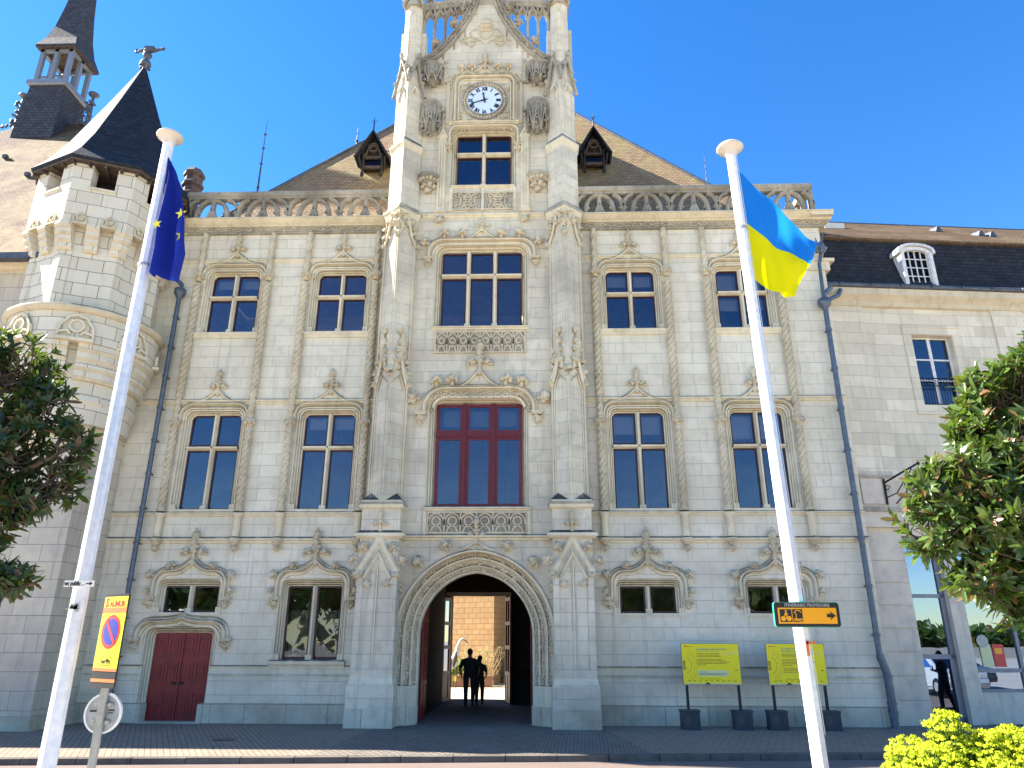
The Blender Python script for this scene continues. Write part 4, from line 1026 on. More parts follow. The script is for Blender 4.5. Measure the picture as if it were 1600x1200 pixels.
# ---- passage, gates
m=MB()
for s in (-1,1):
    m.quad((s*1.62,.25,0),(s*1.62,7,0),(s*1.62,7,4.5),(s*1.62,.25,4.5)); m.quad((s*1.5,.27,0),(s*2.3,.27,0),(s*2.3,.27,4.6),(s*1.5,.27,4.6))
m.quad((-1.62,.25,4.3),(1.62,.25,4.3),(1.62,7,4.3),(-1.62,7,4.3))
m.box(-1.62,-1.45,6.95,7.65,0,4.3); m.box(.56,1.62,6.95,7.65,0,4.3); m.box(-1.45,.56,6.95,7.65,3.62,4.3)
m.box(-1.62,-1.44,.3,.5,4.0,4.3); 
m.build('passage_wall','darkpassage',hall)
m=MB(); m.box(-1.62,.75,6.84,6.95,3.56,3.70,1); m.box(-1.53,-1.43,6.84,6.95,0,3.56); m.box(.55,.64,6.84,6.95,0,3.56)
gf=m.build('gate_frame',['reddoor','rust'],hall)
def leaf(name,hx,hy,ang,w,h,mat,glazed,parent):
    m=MB(); g=MB(); T=Matrix.Translation((hx,hy,0))@Matrix.Rotation(ang,4,'Z')
    rails=[.05,.95,1.05,1.75,1.85,2.6,2.7,h-.1] if glazed else [.05,h*.33,h*.66,h-.1]
    m.box(0,.09,-.03,.03,.03,h,0,T); m.box(w-.09,w,-.03,.03,.03,h,0,T); m.box(w*.5-.03,w*.5+.03,-.03,.03,.03,h,0,T)
    for z in (.03,.90,1.75,2.55,h-.12): m.box(.09,w-.09,-.03,.03,z,z+.12,0,T)
    m.box(.09,w-.09,-.012,.012,.1,.95 if glazed else h-.1,0,T)
    o=m.build(name,mat,parent)
    if glazed:
        vs=[T@Vector(p) for p in ((.09,0,.95),(w-.09,0,.95),(w-.09,0,h-.1),(.09,0,h-.1))]; g.quad(*vs); g.build('pane','oldglass',o)
    return o
leaf('gate_leaf',-1.45,6.85,R(-112),.98,3.5,'reddoor',True,hall); leaf('gate_leaf',.56,6.85,R(-78),.98,3.5,'reddoor',True,hall)
leaf('gate_leaf',-1.50,.34,R(92),1.35,3.2,'reddoor',False,hall); leaf('gate_leaf',1.50,.34,R(88),1.35,3.2,'reddoor',False,hall)
# ---- roof
FL=(-10.3,.9,15.22); FR=(10.3,.9,15.22); BL=(-10.3,7.9,15.22); BR=(10.3,7.9,15.22); RL=(-3.4,4.3,23.0); RR=(3.4,4.3,23.0)
m=MB(); m.quad(FL,FR,RR,RL); m.quad(BR,BL,RL,RR); m.poly([FL,RL,BL]); m.poly([FR,BR,RR]); 
rf=m.build('roof','tile',hall)
m=MB(); 
for a,b in ((FL,RL),(FR,RR),(RL,RR)): m.tube([a,b],.07,6)
m.build('roof_ridge','lead',rf)
def dormer(xc):
    yf=2.15; m=MB()   # black timber spire-dormer with overhanging hood
    zb,ze,za=18.80,19.30,20.40; w=.58
    m.poly([(xc-w*.62,yf+.12,zb),(xc+w*.62,yf+.12,zb),(xc+w*.62,yf+.12,ze+.2),(xc,yf+.12,za-.15),(xc-w*.62,yf+.12,ze+.2)],0)
    for s in (-1,1):
        m.quad((xc+s*w*.62,yf+.1,zb),(xc+s*w*.62,yf+.1,ze+.3),(xc+s*w*.62,3.2,ze+.3),(xc+s*w*.62,3.2,zb),0)
        m.loft([[(xc+s*(w+.09),yf-.25,ze-.12),(xc+s*(w+.02),yf-.25,ze-.16),(xc,yf-.25,za-.1),(xc,yf-.25,za)],[(xc+s*(w+.09),3.6,ze-.12),(xc+s*(w+.02),3.6,ze-.16),(xc,3.6,za-.1),(xc,3.6,za)]],1)
        m.tube([(xc+s*w*.75,yf+.1,zb+.05),(xc+s*w*.85,yf-.18,ze-.1)],.045,5,0); m.tube([(xc+s*w*.62,yf,zb-.25),(xc+s*w*.62,yf-.02,ze+.15)],.05,5,0); m.blob((xc+s*w*.62,yf-.02,zb-.28),(.07,.07,.12),1,.3,2,s,0)
    m.sweep([(xc-.30,ze+.0),(xc-.22,ze+.32),(xc,ze+.55),(xc+.22,ze+.32),(xc+.30,ze+.0)],[(-.03,yf+.1),(-.03,yf-.02),(.03,yf-.02),(.03,yf+.1)],2)
    m.sweep([(xc+.18*math.cos(2*PI*k/12),ze+.42+.18*math.sin(2*PI*k/12)) for k in range(12)],[(-.025,yf+.1),(-.025,yf-.04),(.025,yf-.04),(.025,yf+.1)],2,closed=True)
    m.box(xc-.30,xc+.30,yf-.02,yf+.1,ze-.05,ze+.02,2); m.box(xc-.3,xc+.3,yf,yf+.1,zb,zb+.12,2)
    d=m.build('dormer',['darkwood','slate','beam'],hall)
    g=MB(); g.quad((xc-.29,yf+.09,zb+.1),(xc+.29,yf+.09,zb+.1),(xc+.29,yf+.09,ze),(xc-.29,yf+.09,ze)); g.build('pane','oldglass',d)
    f=MB(); f.tube([(xc,yf-.2,za-.05),(xc,yf-.2,za+.55)],[.03,.012],6); f.tube([(xc-.12,yf-.2,za+.40),(xc+.12,yf-.2,za+.40)],.012,4); f.blob((xc,yf-.2,za+.3),.04,1,.1,1,0); f.build('finial','iron',d)
dormer(-4.40); dormer(3.95)
def rod(x,y,z0,h,name='lightning_rod',r=.035):
    m=MB(); m.tube([(x,y,z0-.4),(x,y,z0+h*.30),(x,y,z0+h*.6),(x,y,z0+h)],[r*1.3,r,r*.6,r*.2],6)
    m.lathe([(r*2.2,0),(r*1.1,h*.12),(r,h*.13)],8,(x,y,z0-.1)); 
    for q in (.12,.42,.62,.8): m.blob((x,y,z0+h*q),(r*2,r*2,r*1.3),1,.05,1,1)
    m.build(name,'lead',hall)
rod(-8.85,2.6,17.9,3.6); rod(8.35,3.2,18.3,1.6,r=.02)
for (x,y,z,h) in ((-5.4,3.3,20.75,.85),):
    m=MB(); m.tube([(x,y,z-.3),(x,y,z+h)],[.05,.01],6); m.tube([(x-.1,y,z+h*.7),(x+.1,y,z+h*.7)],.012,4); m.blob((x,y,z+.2),.07,1,.2,2,1)
    for k in range(7): m.blob((x+.16+k*.17,y+.08+k*.08,z+.16+k*.16),(.05,.03,.09),1,.4,2,k)
    m.build('roof_finial','lead',hall)
# chimney pot with bands
m=MB(); m.lathe([(.28,15.3),(.28,16.75),(.36,16.80),(.36,16.92),(.30,16.98),(.29,17.2),(.37,17.26),(.37,17.36),(.31,17.42),(.30,17.62),(.36,17.68),(.36,17.80),(.26,17.95),(.12,18.0)],8,(-10.5,1.0,0),0,False,PI/8); m.build('chimney','terracotta',hall)
# ---- downpipes
def pipe(name,x,y,z0,z1,r,parent,joints,shoe=0):
    m=MB(); m.tube([(x,y,z0),(x,y,z1)],r,12)
    z=z0+.6
    while z<z1-.2: m.tube([(x,y,z),(x,y,z+.07)],r*1.28,12); m.box(x-r*.5,x+r*.5,y+r,0,z+.01,z+.05); z+=joints
    m.lathe([(r*1.0,0),(r*2.4,.16),(r*2.6,.2),(r*2.6,.34),(r*1.2,.36)],10,(x,y,z1-.05)); m.tube([(x,y,z1+.25),(x+(.02),y,z1+.45),(x-.25 if x<0 else x+.28,y,z1+.72)],r,10)
    if shoe: m.tube([(x+.12,y,0),(x+.12,y,1.25),(x,y,1.75)],r*1.35,12)
    for z in ((.35,.55,1.2) if shoe else ()): m.tube([(x+.12,y,z),(x+.12,y,z+.06)],r*1.6,12)
    return m.build(name,'zinc',parent)
pipe('downpipe',-9.62,-.22,0,12.3,.068,hall,1.0); pipe('downpipe',10.58,-.22,1.6,11.7,.075,hall,1.25,True)
m=MB()  # zinc water spout with spiky crest at the top of the right pipe
m.tube([(10.58,-.22,12.0),(10.60,-.24,13.2),(10.7,-.25,13.6)],.06,8); m.blob((10.68,-.3,13.75),(.16,.14,.2),2,.35,2.4,3); m.tube([(10.68,-.3,13.8),(10.85,-.35,14.3)],[.06,.01],6); m.tube([(10.6,-.3,13.9),(10.55,-.35,14.1)],[.04,.01],6)
m.tube([(11.25,.05,12.45),(11.1,-.1,12.2),(10.75,-.2,12.0)],.07,8)
m.build('gargoyle_spout','zinc',hall)
m=MB(); m.box(10.3,11.15,-.12,1.0,13.40,13.50); m.box(10.35,11.0,-.06,1.0,13.1,13.4); m.build('corner_block','trim',hall)

# ================================================================ OLD HALL (left) with corner turret
old=thing('old_hall','older ashlar hall at the left edge with steep tan roof and corner turret','hall',(0,0,0))
m=MB(); X0,X1,Y0,Y1,ZE=-27,-10.6,-1.85,9.5,12.9
m.quad((X0,Y0,0),(X1,Y0,0),(X1,Y0,ZE),(X0,Y0,ZE)); m.quad((X1,Y0,0),(X1,Y1,0),(X1,Y1,ZE+2),(X1,Y0,ZE)); m.quad((X0,Y1,0),(X0,Y0,0),(X0,Y0,ZE),(X0,Y1,ZE)); m.quad((X1,Y1,0),(X0,Y1,0),(X0,Y1,ZE),(X1,Y1,ZE))
m.build('wall','lowturret',old)
m=MB(); m.box(X0,X1+.10,Y0-.10,Y0-.002,0,.32); m.box(X1,X1+.10,Y0,-.02,0,.32); m.box(X0,X1+.16,Y0-.16,Y0-.1,0,.12); m.box(X1+.1,X1+.16,Y0-.1,-.02,0,.12); m.build('plinth','base',old)
m=MB(); hmould(m,X0,X1,string_prof(12.55,.3,.25,Y0)); m.build('cornice','warmstone',old)
# roof
m=MB(); e0=(X0-.3,Y0-.5,12.72); e1=(X1-.4,Y0-.5,12.72); r0=(X0+7,4.0,22.6); r1=(-17.2,4.0,22.6); b1=(X1-.4,9.9,12.72); b0=(X0-.3,9.9,12.72)
m.quad(e0,e1,r1,r0); m.quad(b1,b0,r0,r1); m.poly([e0,r0,b0])
k1=Vector(e1)
orf=m.build('roof','oldtile',old)
m=MB(); m.poly([e1,b1,r1]); m.build('hip_roof','slate',orf)
m=MB(); m.box(e0[0],e1[0]+.05,Y0-.56,Y0-.30,12.55,12.74); m.build('gutter','lead',orf)
for i,(x,y) in enumerate(((-16.5,.9),(-18.4,1.9))):
    m=MB(); z=12.72+(y+2.35)/6.35*9.88; m.box(x-.08,x+.08,y-.14,y,z-.06,z+.08); m.build('roof_vent','lead',orf)
# lantern spire over the ridge (square, flared)
SX,SY=-18.75,4.0
def sq(h,z,ox=0,oy=0): z-=.45; return [(SX-h+ox,SY-h+oy,z),(SX+h+ox,SY-h+oy,z),(SX+h+ox,SY+h+oy,z),(SX-h+ox,SY+h+oy,z)]
m=MB(); m.loft([sq(.88,20.2),sq(.86,22.0),sq(.82,22.9),sq(.77,23.7),sq(.73,24.5)],0)
la=m.build('lantern_base','slatelight',old)
m=MB(); m.loft([sq(.80,24.45),sq(.85,24.50),sq(.85,24.70),sq(.78,24.74)],0); m.build('lantern_ledge','grey',la)
for a in (-1,1):
    for b_ in (-1,0,1):
        m=MB(); m.box(SX+b_*.62-.085,SX+b_*.62+.085,SY+a*.62-.08,SY+a*.62+.08,24.25,26.08); m.build('lantern_post','grey',la)
    m=MB(); m.box(SX+a*.62-.08,SX+a*.62+.08,-.085+SY,.085+SY,24.25,26.08); m.build('lantern_post','grey',la)
m=MB()
for a in (-1,1):
    m.box(SX-.72,SX+.72,SY+a*.64-.06,SY+a*.64+.06,25.85,26.1); m.box(SX+a*.64-.06,SX+a*.64+.06,SY-.58,SY+.58,25.85,26.1)
m.tube([(SX-.6,SY-.6,24.55),(SX+.6,SY+.6,25.85)],.05,5); m.tube([(SX+.6,SY-.6,24.55),(SX-.6,SY+.6,25.85)],.05,5)
m.build('lantern_frame','grey',la)
m=MB(); m.loft([sq(.86,26.45),sq(.88,26.56),sq(.68,27.1),sq(.53,27.9),sq(.41,29.2),sq(.28,31.2),sq(.02,34.5)],0); m.build('spire','slatelight',la)
m=MB(); m.loft([sq(.84,26.42),sq(.85,26.47)],0); m.build('spire_soffit','beam',la)
for x in (SX+1.55,SX-1.5):
    m=MB(); z=22.9; m.tube([(x,SY,22.3),(x,SY,24.0)],[.12,.06],8); m.lathe([(.05,0),(.20,.08),(.22,.15),(.08,.2)],10,(x,SY,24.0))
    for q in range(16): m.blob((x+rng.uniform(-.2,.2),SY-.1,22.5+q*.08),(.08,.08,.08),1,.5,2,q)
    for q in range(7): m.blob((x+(.25+q*.16)*(1 if x>SX else -1),SY,22.6-q*.10*(1 if x>SX else .3)),(.07,.05,.10),1,.4,2,q)
    m.build('ridge_finial','lead',old)
# turret
TC=(-11.8,-1.0)
def oct_pts(r,z,rot=0,n=8): return [(TC[0]+r*math.cos(R(-90+45*k)+rot),TC[1]+r*math.sin(R(-90+45*k)+rot),z) for k in range(8)]
def circ(r,z,n=40): return [(TC[0]+r*math.cos(2*PI*k/n),TC[1]+r*math.sin(2*PI*k/n),z) for k in range(n)]
tur=[]
m=MB()
# shaft between ring and parapet
m.loft([oct_pts(1.82,10.75),oct_pts(1.82,13.6)],0)
# parapet with openings: piers + sill band + lintel band (mass wall ring r 2.1 outer)
def band_oct(m,ro,ri,z0,z1,mt=0):
    O0,O1,I0,I1=oct_pts(ro,z0),oct_pts(ro,z1),oct_pts(ri,z0),oct_pts(ri,z1)
    for k in range(8):
        j=(k+1)%8; m.quad(O0[k],O0[j],O1[j],O1[k],mt); m.quad(I0[j],I0[k],I1[k],I1[j],mt); m.quad(O1[k],O1[j],I1[j],I1[k],mt); m.quad(O0[j],O0[k],I0[k],I0[j],mt)
band_oct(m,2.12,1.80,13.35,14.55)
for k in range(8):
    j=(k+1)%8
    def L(r,z,t): 
        a=Vector(oct_pts(r,z)[k]); b=Vector(oct_pts(r,z)[j]); return tuple(a+(b-a)*t)
    for t0,t1 in ((0,.30),(.70,1)):
        A=[L(2.12,14.55,t0),L(2.12,14.55,t1),L(1.70,14.55,t1),L(1.70,14.55,t0)]; B=[L(2.12,15.55,t0),L(2.12,15.55,t1),L(1.70,15.55,t1),L(1.70,15.55,t0)]
        m.loft([A,B],0)
    A=[L(2.12,15.36,.30),L(2.12,15.36,.70),L(1.75,15.36,.70),L(1.75,15.36,.30)]; B=[L(2.12,15.55,.30),L(2.12,15.55,.70),L(1.75,15.55,.70),L(1.75,15.55,.30)]; m.loft([A,B],0)
    A=[L(2.16,14.50,.28),L(2.16,14.50,.72),L(1.75,14.50,.72),L(1.75,14.50,.28)]; B=[L(2.16,14.57,.28),L(2.16,14.57,.72),L(1.75,14.57,.72),L(1.75,14.57,.28)]; m.loft([A,B],1)
m.loft([oct_pts(1.2,13.4),oct_pts(1.2,15.5)],2)
tw_=m.build('turret_wall',['turret','trim','black'],old)
# corner pilasters on shaft
m=MB()
for k in range(8):
    v=Vector(oct_pts(1.86,0)[k]); a=(Vector(oct_pts(1.86,0)[(k+1)%8])-v).normalized(); b=(Vector(oct_pts(1.86,0)[(k-1)%8])-v).normalized()
    poly=[v,v+a*.26,v+a*.26-(v-Vector((TC[0],TC[1],0)))*.06,v-(v-Vector((TC[0],TC[1],0)))*.12,v+b*.26-(v-Vector((TC[0],TC[1],0)))*.06,v+b*.26]
    c=v-(v-Vector((TC[0],TC[1],0)))*.0
    pl=[(p.x,p.y) for p in (v+b*.26,v,v+a*.26)]+[(TC[0]+(v.x-TC[0])*.85+a.x*.2,TC[1]+(v.y-TC[1])*.85+a.y*.2),(TC[0]+(v.x-TC[0])*.85+b.x*.2,TC[1]+(v.y-TC[1])*.85+b.y*.2)]
    m.slab(pl,10.75,12.62)
m.build('corner_pier','turret',tw_)
# corbels: stepped brackets, at each corner and one mid-face
m=MB()
for k in range(8):
    j=(k+1)%8
    for t,w in ((0,.36),(.5,.34)):
        for q in range(4):
            r1=1.90+.075*q; z0=12.55+.20*q; z1=z0+.20
            if t==0:
                V=Vector(oct_pts(r1,0)[k]); A=V+(Vector(oct_pts(r1,0)[j])-V).normalized()*w*.72; B=V+(Vector(oct_pts(r1,0)[(k-1)%8])-V).normalized()*w*.72
                V2=Vector(oct_pts(r1+.05,0)[k]); A2=V2+(A-V).normalized()*w*.72; B2=V2+(B-V).normalized()*w*.72
                inn=Vector((TC[0],TC[1],0)); I=lambda P:inn+(P-inn)*.86
                m.slab([(p.x,p.y) for p in (B,V,A,I(A),I(B))],z0,z0+.09,0,[(p.x,p.y) for p in (B2,V2,A2,I(A),I(B))]); m.slab([(p.x,p.y) for p in (B2,V2,A2,I(A),I(B))],z0+.09,z1,1)
            else:
                P0=Vector(oct_pts(r1,0)[k]);P1=Vector(oct_pts(r1,0)[j]); d=(P1-P0).normalized(); c=(P0+P1)/2; n=Vector((d.y,-d.x,0)); h=w/2
                a=c-d*h;b=c+d*h; m.slab([(p.x,p.y) for p in (a,b,b-n*.35,a-n*.35)],z0,z0+.09,0,[(p.x,p.y) for p in (a+n*.05,b+n*.05,b-n*.35,a-n*.35)]); a+=n*.05;b+=n*.05; m.slab([(p.x,p.y) for p in (a,b,b-n*.35,a-n*.35)],z0+.09,z1,1)
    # little carved roundel heads over each slot
    for t in (.27,.73):
        P0=Vector(oct_pts(2.13,0)[k]);P1=Vector(oct_pts(2.13,0)[j]); d=(P1-P0).normalized(); c=P0+(P1-P0)*t; n=Vector((d.y,-d.x,0))
        Mx=Matrix(((d.x,-n.x,0,c.x),(d.y,-n.y,0,c.y),(0,0,1,13.36),(0,0,0,1)))
        t_=MB(); t_.sweep([(.09*math.cos(2*PI*q/12),.15+.09*math.sin(2*PI*q/12)) for q in range(12)],[(-.02,0),(-.02,-.04),(.02,-.04),(.02,0)],0,closed=True)
        t_.sweep([(-.17,0),(-.15,.18),(0,.30),(.15,.18),(.17,0)],[(-.02,0),(-.02,-.04),(.02,-.04),(.02,0)],0); t_.box(-.19,.19,-.05,.1,-.06,0,0); m.merge(t_,Mx,2)
m.build('corbel',['warmstone','turret','carve'],tw_)
# round ring, drum and lower corbelling
m=MB()
m.lathe([(2.02,0),(2.12,.06),(2.14,.14),(2.08,.20),(1.7,.26)],48,(TC[0],TC[1],10.60),1)
m.lathe([(1.9,9.75),(1.98,9.78),(1.98,10.62)],48,(TC[0],TC[1],0),0,False)
m.lathe([(1.55,7.6),(1.62,8.2),(1.66,8.9),(1.70,9.76)],48,(TC[0],TC[1],0),0,False)
zz=8.15
for i,(ra,rb) in enumerate(((.9,1.15),(1.15,1.32),(1.32,1.46),(1.46,1.57),(1.57,1.66))):
    z=7.0+.27*i; m.lathe([(ra,z),(rb,z+.12),(rb+.02,z+.15),(rb,z+.27)],48,(TC[0],TC[1],0),1 if i%2 else 0,False)
m.build('turret_drum',['turret','warmstone'],tw_)
m=MB()
for k in range(8):   # stepped corbel blocks under the drum
    a0=R(-90+45*k+4); 
    if True:
        for q in range(4):
            r1=1.74+.06*q; z0=8.75+.25*q; n=5; aa=[a0-.33+.66*t/n for t in range(n+1)]
            out=[(TC[0]+r1*math.cos(a),TC[1]+r1*math.sin(a)) for a in aa]; inn=[(TC[0]+1.5*math.cos(a),TC[1]+1.5*math.sin(a)) for a in aa[::-1]]
            out2=[(TC[0]+(r1+.05)*math.cos(a),TC[1]+(r1+.05)*math.sin(a)) for a in aa]
            m.slab(out+inn,z0,z0+.10,0,out2+inn); m.slab(out2+inn,z0+.10,z0+.25,1)
    # blind arch panels between
    am=R(-90+45*k+26.5); c=Vector((TC[0]+1.99*math.cos(am),TC[1]+1.99*math.sin(am),9.8)); n=Vector((math.cos(am),math.sin(am),0)); d=Vector((-n.y,n.x,0))
    Mx=Matrix(((d.x,-n.x,0,c.x),(d.y,-n.y,0,c.y),(0,0,1,c.z),(0,0,0,1)))
    t_=MB(); pr=[(-.03,.04),(-.03,-.05),(.03,-.05),(.03,.04)]
    t_.sweep([(.17*math.cos(2*PI*q/14),.38+.17*math.sin(2*PI*q/14)) for q in range(14)],pr,0,closed=True)
    t_.sweep([(-.44,.05),(-.40,.35),(-.22,.62),(0,.70),(.22,.62),(.40,.35),(.44,.05)],pr,0); t_.sweep([(-.40,.16),(-.2,.22),(-.13,.12)],pr,0); t_.sweep([(.40,.16),(.2,.22),(.13,.12)],pr,0)
    t_.box(-.47,.47,-.10,.1,-.06,.03,0); m.merge(t_,Mx,2)
m.build('lower_corbel',['warmstone','turret','trim'],tw_)
m=MB()
m.loft([oct_pts(2.34,15.36),oct_pts(2.38,15.44),oct_pts(2.05,15.90),oct_pts(1.62,16.75),oct_pts(.84,18.7),oct_pts(.06,20.75)],0)
tr=m.build('turret_roof','slate',tw_)
m=MB(); m.loft([oct_pts(2.30,15.30),oct_pts(2.33,15.38)],0)
for k in range(8):
    for t in (0,.25,.5,.75):
        a=Vector(oct_pts(2.30,15.30)[k]); b=Vector(oct_pts(2.30,15.30)[(k+1)%8]); p=a+(b-a)*t; q=Vector((TC[0],TC[1],15.30)); q=p+(q-p)*.3; m.tube([p-Vector((0,0,.06)),q-Vector((0,0,.04))],.05,4)
m.build('eave_timber','beam',tr)
m=MB(); cc_=(TC[0],TC[1]); z=20.5
m.lathe([(.13,0),(.08,.18),(.08,.26),(.15,.34),(.19,.44),(.15,.54),(.06,.60),(.06,.66),(.12,.73),(.16,.82),(.11,.91),(.05,.95)],10,(cc_[0],cc_[1],z))
for q in range(6): m.blob((cc_[0]+.16*math.cos(q),cc_[1]+.16*math.sin(q),z+.3),(.05,.05,.04),1,.4,2,q)
z+=.98; x,y=cc_; k_=.56
m.blob((x,y,z+.07),(.24,.12,.13),2,.4,2.2,4); m.tube([(x+.10,y,z+.08),(x+.26,y,z+.05),(x+.40,y,z+.09),(x+.50,y,z+.11)],[.08,.06,.05,.04],7); m.blob((x+.50,y,z+.11),(.09,.05,.05),2,.3,2,5)
m.tube([(x-.12,y,z+.06),(x-.26,y,z+.09),(x-.36,y,z-.02),(x-.43,y,z-.04),(x-.46,y,z+.06),(x-.40,y,z+.12),(x-.52,y,z+.10)],[.06,.045,.035,.03,.028,.02,.01],6)
for q in range(5): m.blob((x-.12+.06*q,y,z+.18),(.045,.03,.06),1,.4,2,q)
for q in (-.12,.14): m.tube([(x+q,y-.04,z+.02),(x+q+.04,y-.06,z-.12)],.028,5)
m.build('chimera_finial','lead',tr)

# ================================================================ ANNEX (right)
ann=thing('annex_building','plain limestone annex at the right with dark mansard, arched dormer and shopfront','building',(10.9,.42,0),R(5.4))
m=MB(); m2=MB()
wall_grid(m,0,14,0,12.2,0,[(2.62,3.92,8.86,11.16),(1.12,9.0,.0,4.9),(10,11.3,8.75,11.05)],.45)
m.box(0,14,.5,8,-.02,12.15) if 0 else None
m.quad((14,0,0),(14,8,0),(14,8,12.2),(14,0,12.2)); m.quad((0,8,0),(14,8,0),(14,8,12.2),(0,8,12.2)); m.quad((0,0,12.19),(14,0,12.19),(14,8,12.19),(0,8,12.19)); m.box(.05,13.9,.5,7.9,4.95,5.05); m.quad((0,.02,0),(0,8,0),(0,8,12.2),(0,.02,12.2))
m.build('wall','annex',ann)
m=MB(); m.box(.02,1.12,-.06,0,6.75,12.15); m.build('pilaster','annex',ann); m=MB(); m.box(5.4,6.4,-.06,0,5.2,12.15); m.build('pilaster','annex',ann)
m=MB(); 
hmould(m,-.05,14,[(0,12.05),(-.10,12.08),(-.14,12.2),(-.22,12.28),(-.34,12.38),(-.36,12.56),(-.38,12.60),(0,12.66)]); m.build('cornice','warmstone',ann)
m=MB(); m.tube([(-.05,-.36,12.66),(14,-.36,12.66)],.09,8)
for k in range(14): m.tube([(k+.3,-.47,12.66),(k+.34,-.47,12.66)],.05,6)
m.build('gutter','lead',ann)
m=MB(); pts=[(-.25,12.66),(-.02,13.1),(.22,13.9),(.40,14.78)]
m.loft([[(x,y,z) for y,z in pts]+[(x,8,14.78),(x,8,12.6)] for x in (-.0,14)],0); ms=m.build('mansard','slate',ann)
m=MB(); m.loft([[(x,.28,14.72),(x,.28,14.80),(x,4.4,18.0),(x,4.5,17.9),(x,8.4,14.7)] for x in (-.35,14)],0); m.tube([(-.35,4.45,18.0),(14,4.45,18.0)],.08,6,1); m.box(-.02,.02,.5,8,14.0,14.7,0); m.build('upper_roof',['paletile','lead'],ann)
m=MB(); 
def onroof(y): return 14.80+(y-.28)*(3.2/4.12)
for x,y,w,d in ((1.9,2.6,.75,.5),): z=onroof(y); m.loft([[(x,y,z),(x+w,y,z),(x+w,y+d,z+d*.78),(x,y+d,z+d*.78)],[(x,y-.05,z+.2),(x+w,y-.05,z+.2),(x+w,y+d,z+d*.78+.12),(x,y+d,z+d*.78+.12)]],0)
m.build('skylight',plain('pale_zinc',(.62,.62,.60),.4,0,.1),ann)
for x,y in ((6.3,2.8),(7.2,1.9),(7.55,1.8)):
    z=onroof(y); m=MB(); m.loft([[(x,y-.1,z-.05),(x+.28,y-.1,z-.05),(x+.28,y+.3,z+.22),(x,y+.3,z+.22)],[(x+.1,y-.08,z+.18),(x+.18,y-.08,z+.18),(x+.2,y+.3,z+.3),(x+.08,y+.3,z+.3)]],0); m.build('roof_vent','lead',ann)
# arched dormer
m=MB(); xc=3.22
def arch_top(h,r,z0,zt,n=9): return [(xc+h,z0)]+[(xc+h*math.cos(PI*k/n),zt+r*math.sin(PI*k/n)) for k in range(n+1)]+[(xc-h,z0)]
surround_pts=arch_top(.40,.14,12.90,14.0); outer=arch_top(.54,.19,12.82,14.08)
ribbon(m,surround_pts,-.16,outer,-.16); ribbon(m,surround_pts,-.04,surround_pts,-.16); ribbon(m,outer,-.16,outer,.6)
m.sweep(arch_top(.58,.22,14.0,14.09),[(-.05,.3),(-.05,-.22),(.04,-.24),(.05,-.20),(.02,-.16)]); m.box(xc-.56,xc+.56,-.21,.1,12.74,12.83)
for s in (-1,1): m.box(xc+s*.49-.05,xc+s*.49+.05,-.19,-.155,12.83,14.04)
dm=m.build('dormer','paintwhite',ann)
m=MB(); g=MB(); g.add([(x,-.03,z) for x,z in surround_pts],[tuple(range(len(surround_pts)))]); g.build('pane','oldglass',dm)
for k in range(5): x=xc-.40+.80*k/4; m.box(x-.014,x+.014,-.08,-.04,12.90,14.0+.13*math.sqrt(max(0,1-((x-xc)/.41)**2)))
for k in range(5): z=12.90+.31*k; m.box(xc-.39,xc+.39,-.075,-.045,z-.014,z+.014)
m.build('glazing_bar','paintwhite',dm)
# first-floor casement with balconette
def casement(x0,x1,z0,z1):
    m=MB(); m.box(x0-.28,x0-.02,-.035,0,z0-.32,z1+.26); m.box(x1+.02,x1+.28,-.035,0,z0-.32,z1+.26); m.box(x0-.02,x1+.02,-.035,0,z1+.02,z1+.26); m.box(x0-.02,x1+.02,-.035,0,z0-.32,z0-.02); m.box(x0-.3,x1+.3,-.06,-.035,z1+.24,z1+.28)
    w=m.build('window','annex',ann)
    f=MB(); g=MB(); y=.22; xm=(x0+x1)/2
    for a,b in ((x0,x0+.06),(x1-.06,x1),(xm-.05,xm+.05)): f.box(a,b,y-.03,y+.03,z0,z1)
    for z in (z0,z0+(z1-z0)*.36,z0+(z1-z0)*.66,z1-.06): f.box(x0,x1,y-.025,y+.025,z,z+.05)
    g.quad((x0,y,z0),(x1,y,z0),(x1,y,z1),(x0,y,z1)); f.build('frame','paintwhite',w); g.build('pane','glass',w)
    r=MB(); 
    for z in (z0+.02,z0+.62,z0+.86): r.box(x0+.01,x1-.01,.02,.05,z,z+.025)
    n=14
    for k in range(n+1): x=x0+.02+(x1-x0-.04)*k/n; r.tube([(x,.035,z0),(x,.035,z0+.64)],.009,4)
    for k in range(7):
        x=x0+.1+(x1-x0-.2)*k/6; r.sweep([(x+.06*math.cos(2*PI*q/8),z0+.75+.08*math.sin(2*PI*q/8)) for q in range(8)],[(-.006,.03),(-.006,.045),(.006,.045),(.006,.03)],closed=True)
    r.build('railing','iron',w)
casement(2.62,3.92,8.86,11.16); casement(10,11.3,8.75,11.05)
# rusticated pier and impost block
m=MB(); z=.62
m.box(.02,1.12,-.08,0,0,.60); 
while z<4.7: m.box(.02,1.12,-.06,0,z,z+.575); z+=.60
m.box(.0,1.12,-.03,0,.6,5.2)
m.build('rusticated_pier','rust',ann)
m=MB(); m.box(-.02,1.20,-.16,0,5.12,5.55); m.box(-.06,1.25,-.20,0,5.55,5.68,1); m.box(.02,1.15,-.10,0,5.68,6.55); m.box(.12,.75,-.15,-.10,5.78,6.50); m.box(-.04,1.20,-.16,0,6.55,6.62,1); m.box(0,1.16,-.08,0,6.62,6.75)
m.build('impost_block',['rust','aged'],ann)
